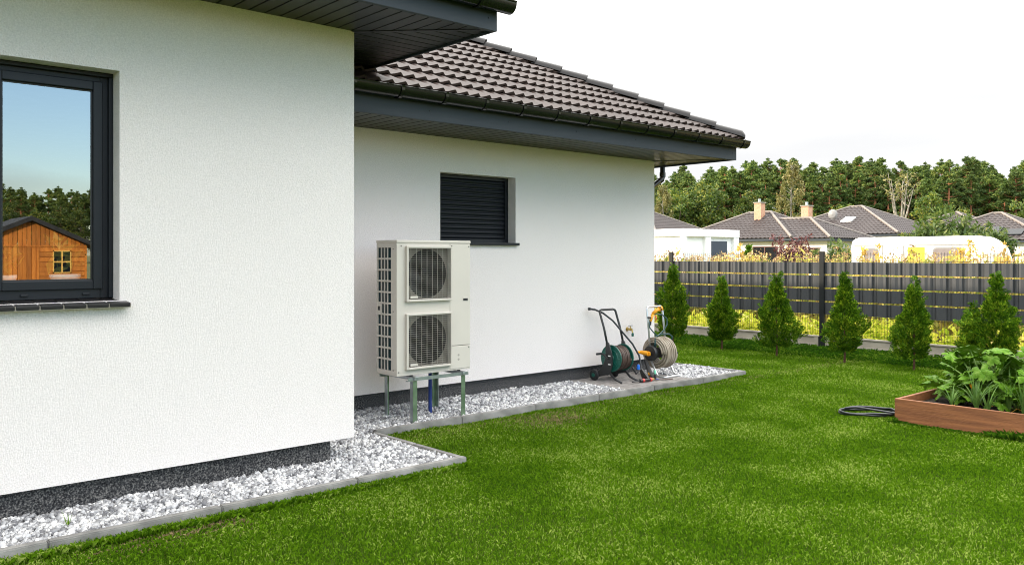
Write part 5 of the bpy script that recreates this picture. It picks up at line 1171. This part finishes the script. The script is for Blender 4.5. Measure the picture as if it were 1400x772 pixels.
# ------------------------------------------------------------------ garden shed mirrored in the window
SXF = 15.0; yc = 5.88; hw = 1.5; ez, az = 2.02, 2.70
sd_ = empty('garden_shed', (SXF+1.1, yc, 0), 'orange stained wooden garden shed with black roof, mirrored in the window', 'garden shed')
def gz(y): return az-(az-ez)*abs(y-yc)/hw
y = yc-hw; 
while y < yc+hw-.01:
    a, c_ = y, min(y+.118, yc+hw)
    if c_ <= yc-.02 or True:
        # left part: vertical door boards below, vertical gable boards above
        if a < yc+.18: MB().hexa([(SXF, a, 0), (SXF+.02, a, 0), (SXF+.02, c_-.014, 0), (SXF, c_-.014, 0), (SXF, a, 1.98), (SXF+.02, a, 1.98), (SXF+.02, c_-.014, 1.98), (SXF, c_-.014, 1.98)]).build('board', M['shedwood'], sd_)
        MB().hexa([(SXF-.006, a, 2.0), (SXF+.02, a, 2.0), (SXF+.02, c_-.014, 2.0), (SXF-.006, c_-.014, 2.0), (SXF-.006, a, max(gz(a), 2.02)), (SXF+.02, a, max(gz(a), 2.02)), (SXF+.02, c_-.014, max(gz(c_), 2.02)), (SXF-.006, c_-.014, max(gz(c_), 2.02))]).build('board', M['shedwood'], sd_)
    y += .118
z = 0
while z < 1.95:
    MB().box(SXF-.008, SXF+.018, yc+.22, yc+hw, z, min(z+.125, 1.97)).build('board', M['shedwood'], sd_); z += .14
MB().box(SXF+.02, SXF+2.2, yc-hw+.01, yc+hw-.01, 0, ez).build('wall', M['shedwood'], sd_)
MB().box(SXF-.02, SXF+.0, yc-hw, yc+hw, 1.965, 2.01).box(SXF-.02, SXF, yc+hw-.06, yc+hw, 0, 1.96).box(SXF-.02, SXF, yc+.17, yc+.225, 0, 1.96).build('trim', M['shedwood'], sd_)
for sg in (-1, 1):
    a = Vector((SXF-.2, yc, az+.02)); b_ = Vector((SXF-.2, yc+sg*(hw+.22), az+.02-(az-ez)*(hw+.22)/hw)); MB().prism([a, b_, b_+Vector((0, 0, .13)), a+Vector((0, 0, .13))], (2.6, 0, 0)).build('roof', M['shedroof'], sd_)
wy0, wy1, wz0, wz1 = yc+.58, yc+1.07, 1.20, 1.86
w_ = MB().box(SXF-.03, SXF+.0, wy0, wy0+.03, wz0, wz1).box(SXF-.03, SXF, wy1-.03, wy1, wz0, wz1).box(SXF-.03, SXF, wy0, wy1, wz0, wz0+.03).box(SXF-.03, SXF, wy0, wy1, wz1-.03, wz1).box(SXF-.035, SXF, (wy0+wy1)/2-.02, (wy0+wy1)/2+.02, wz0, wz1).box(SXF-.034, SXF, wy0, wy1, (wz0+wz1)/2-.02, (wz0+wz1)/2+.02).build('window', M['trimwood'], sd_)
MB().box(SXF-.015, SXF-.012, wy0+.03, wy1-.03, wz0+.03, wz1-.03).build('pane', M['darkglass'], w_)

# ------------------------------------------------------------------ planters on the inner sill
for k, (yy, L, lab) in enumerate(((1.568, .10, 'long white planter on the window sill inside the right pane'), (1.20, .08, 'small white pot on the sill at the left of the window pane'))):
    p = empty('planter', (XW-.13, yy, 1.497), lab, 'planter'); b = MB(); vs_ = []; n = 28; prof_ = [(.80, 0), (.86, .02), (.93, .085), (1.0, .09), (1.0, .11), (.94, .11), (.90, .05)]
    for r_, z in prof_: vs_ += [(XW-.13+.055*r_*math.cos(2*math.pi*i/n), yy+L*r_*math.sin(2*math.pi*i/n), 1.497+z) for i in range(n)]
    b.add(vs_, [(j*n+i, j*n+(i+1) % n, (j+1)*n+(i+1) % n, (j+1)*n+i) for j in range(len(prof_)-1) for i in range(n)]+[tuple(range(n))[::-1], tuple(range((len(prof_)-1)*n, len(prof_)*n))])
    b.build('pot', M['pot'], p, smooth='auto')
    C_ = np.random.default_rng(k).normal(size=(34, 3))*np.array([.03, .08, .07])+np.array([0, 0, .22]); v, f = leaves(C_, .07, 1.8); bigmesh('foliage', v, f, M['leafplant'], parent=p)
print('tiles', cnt)
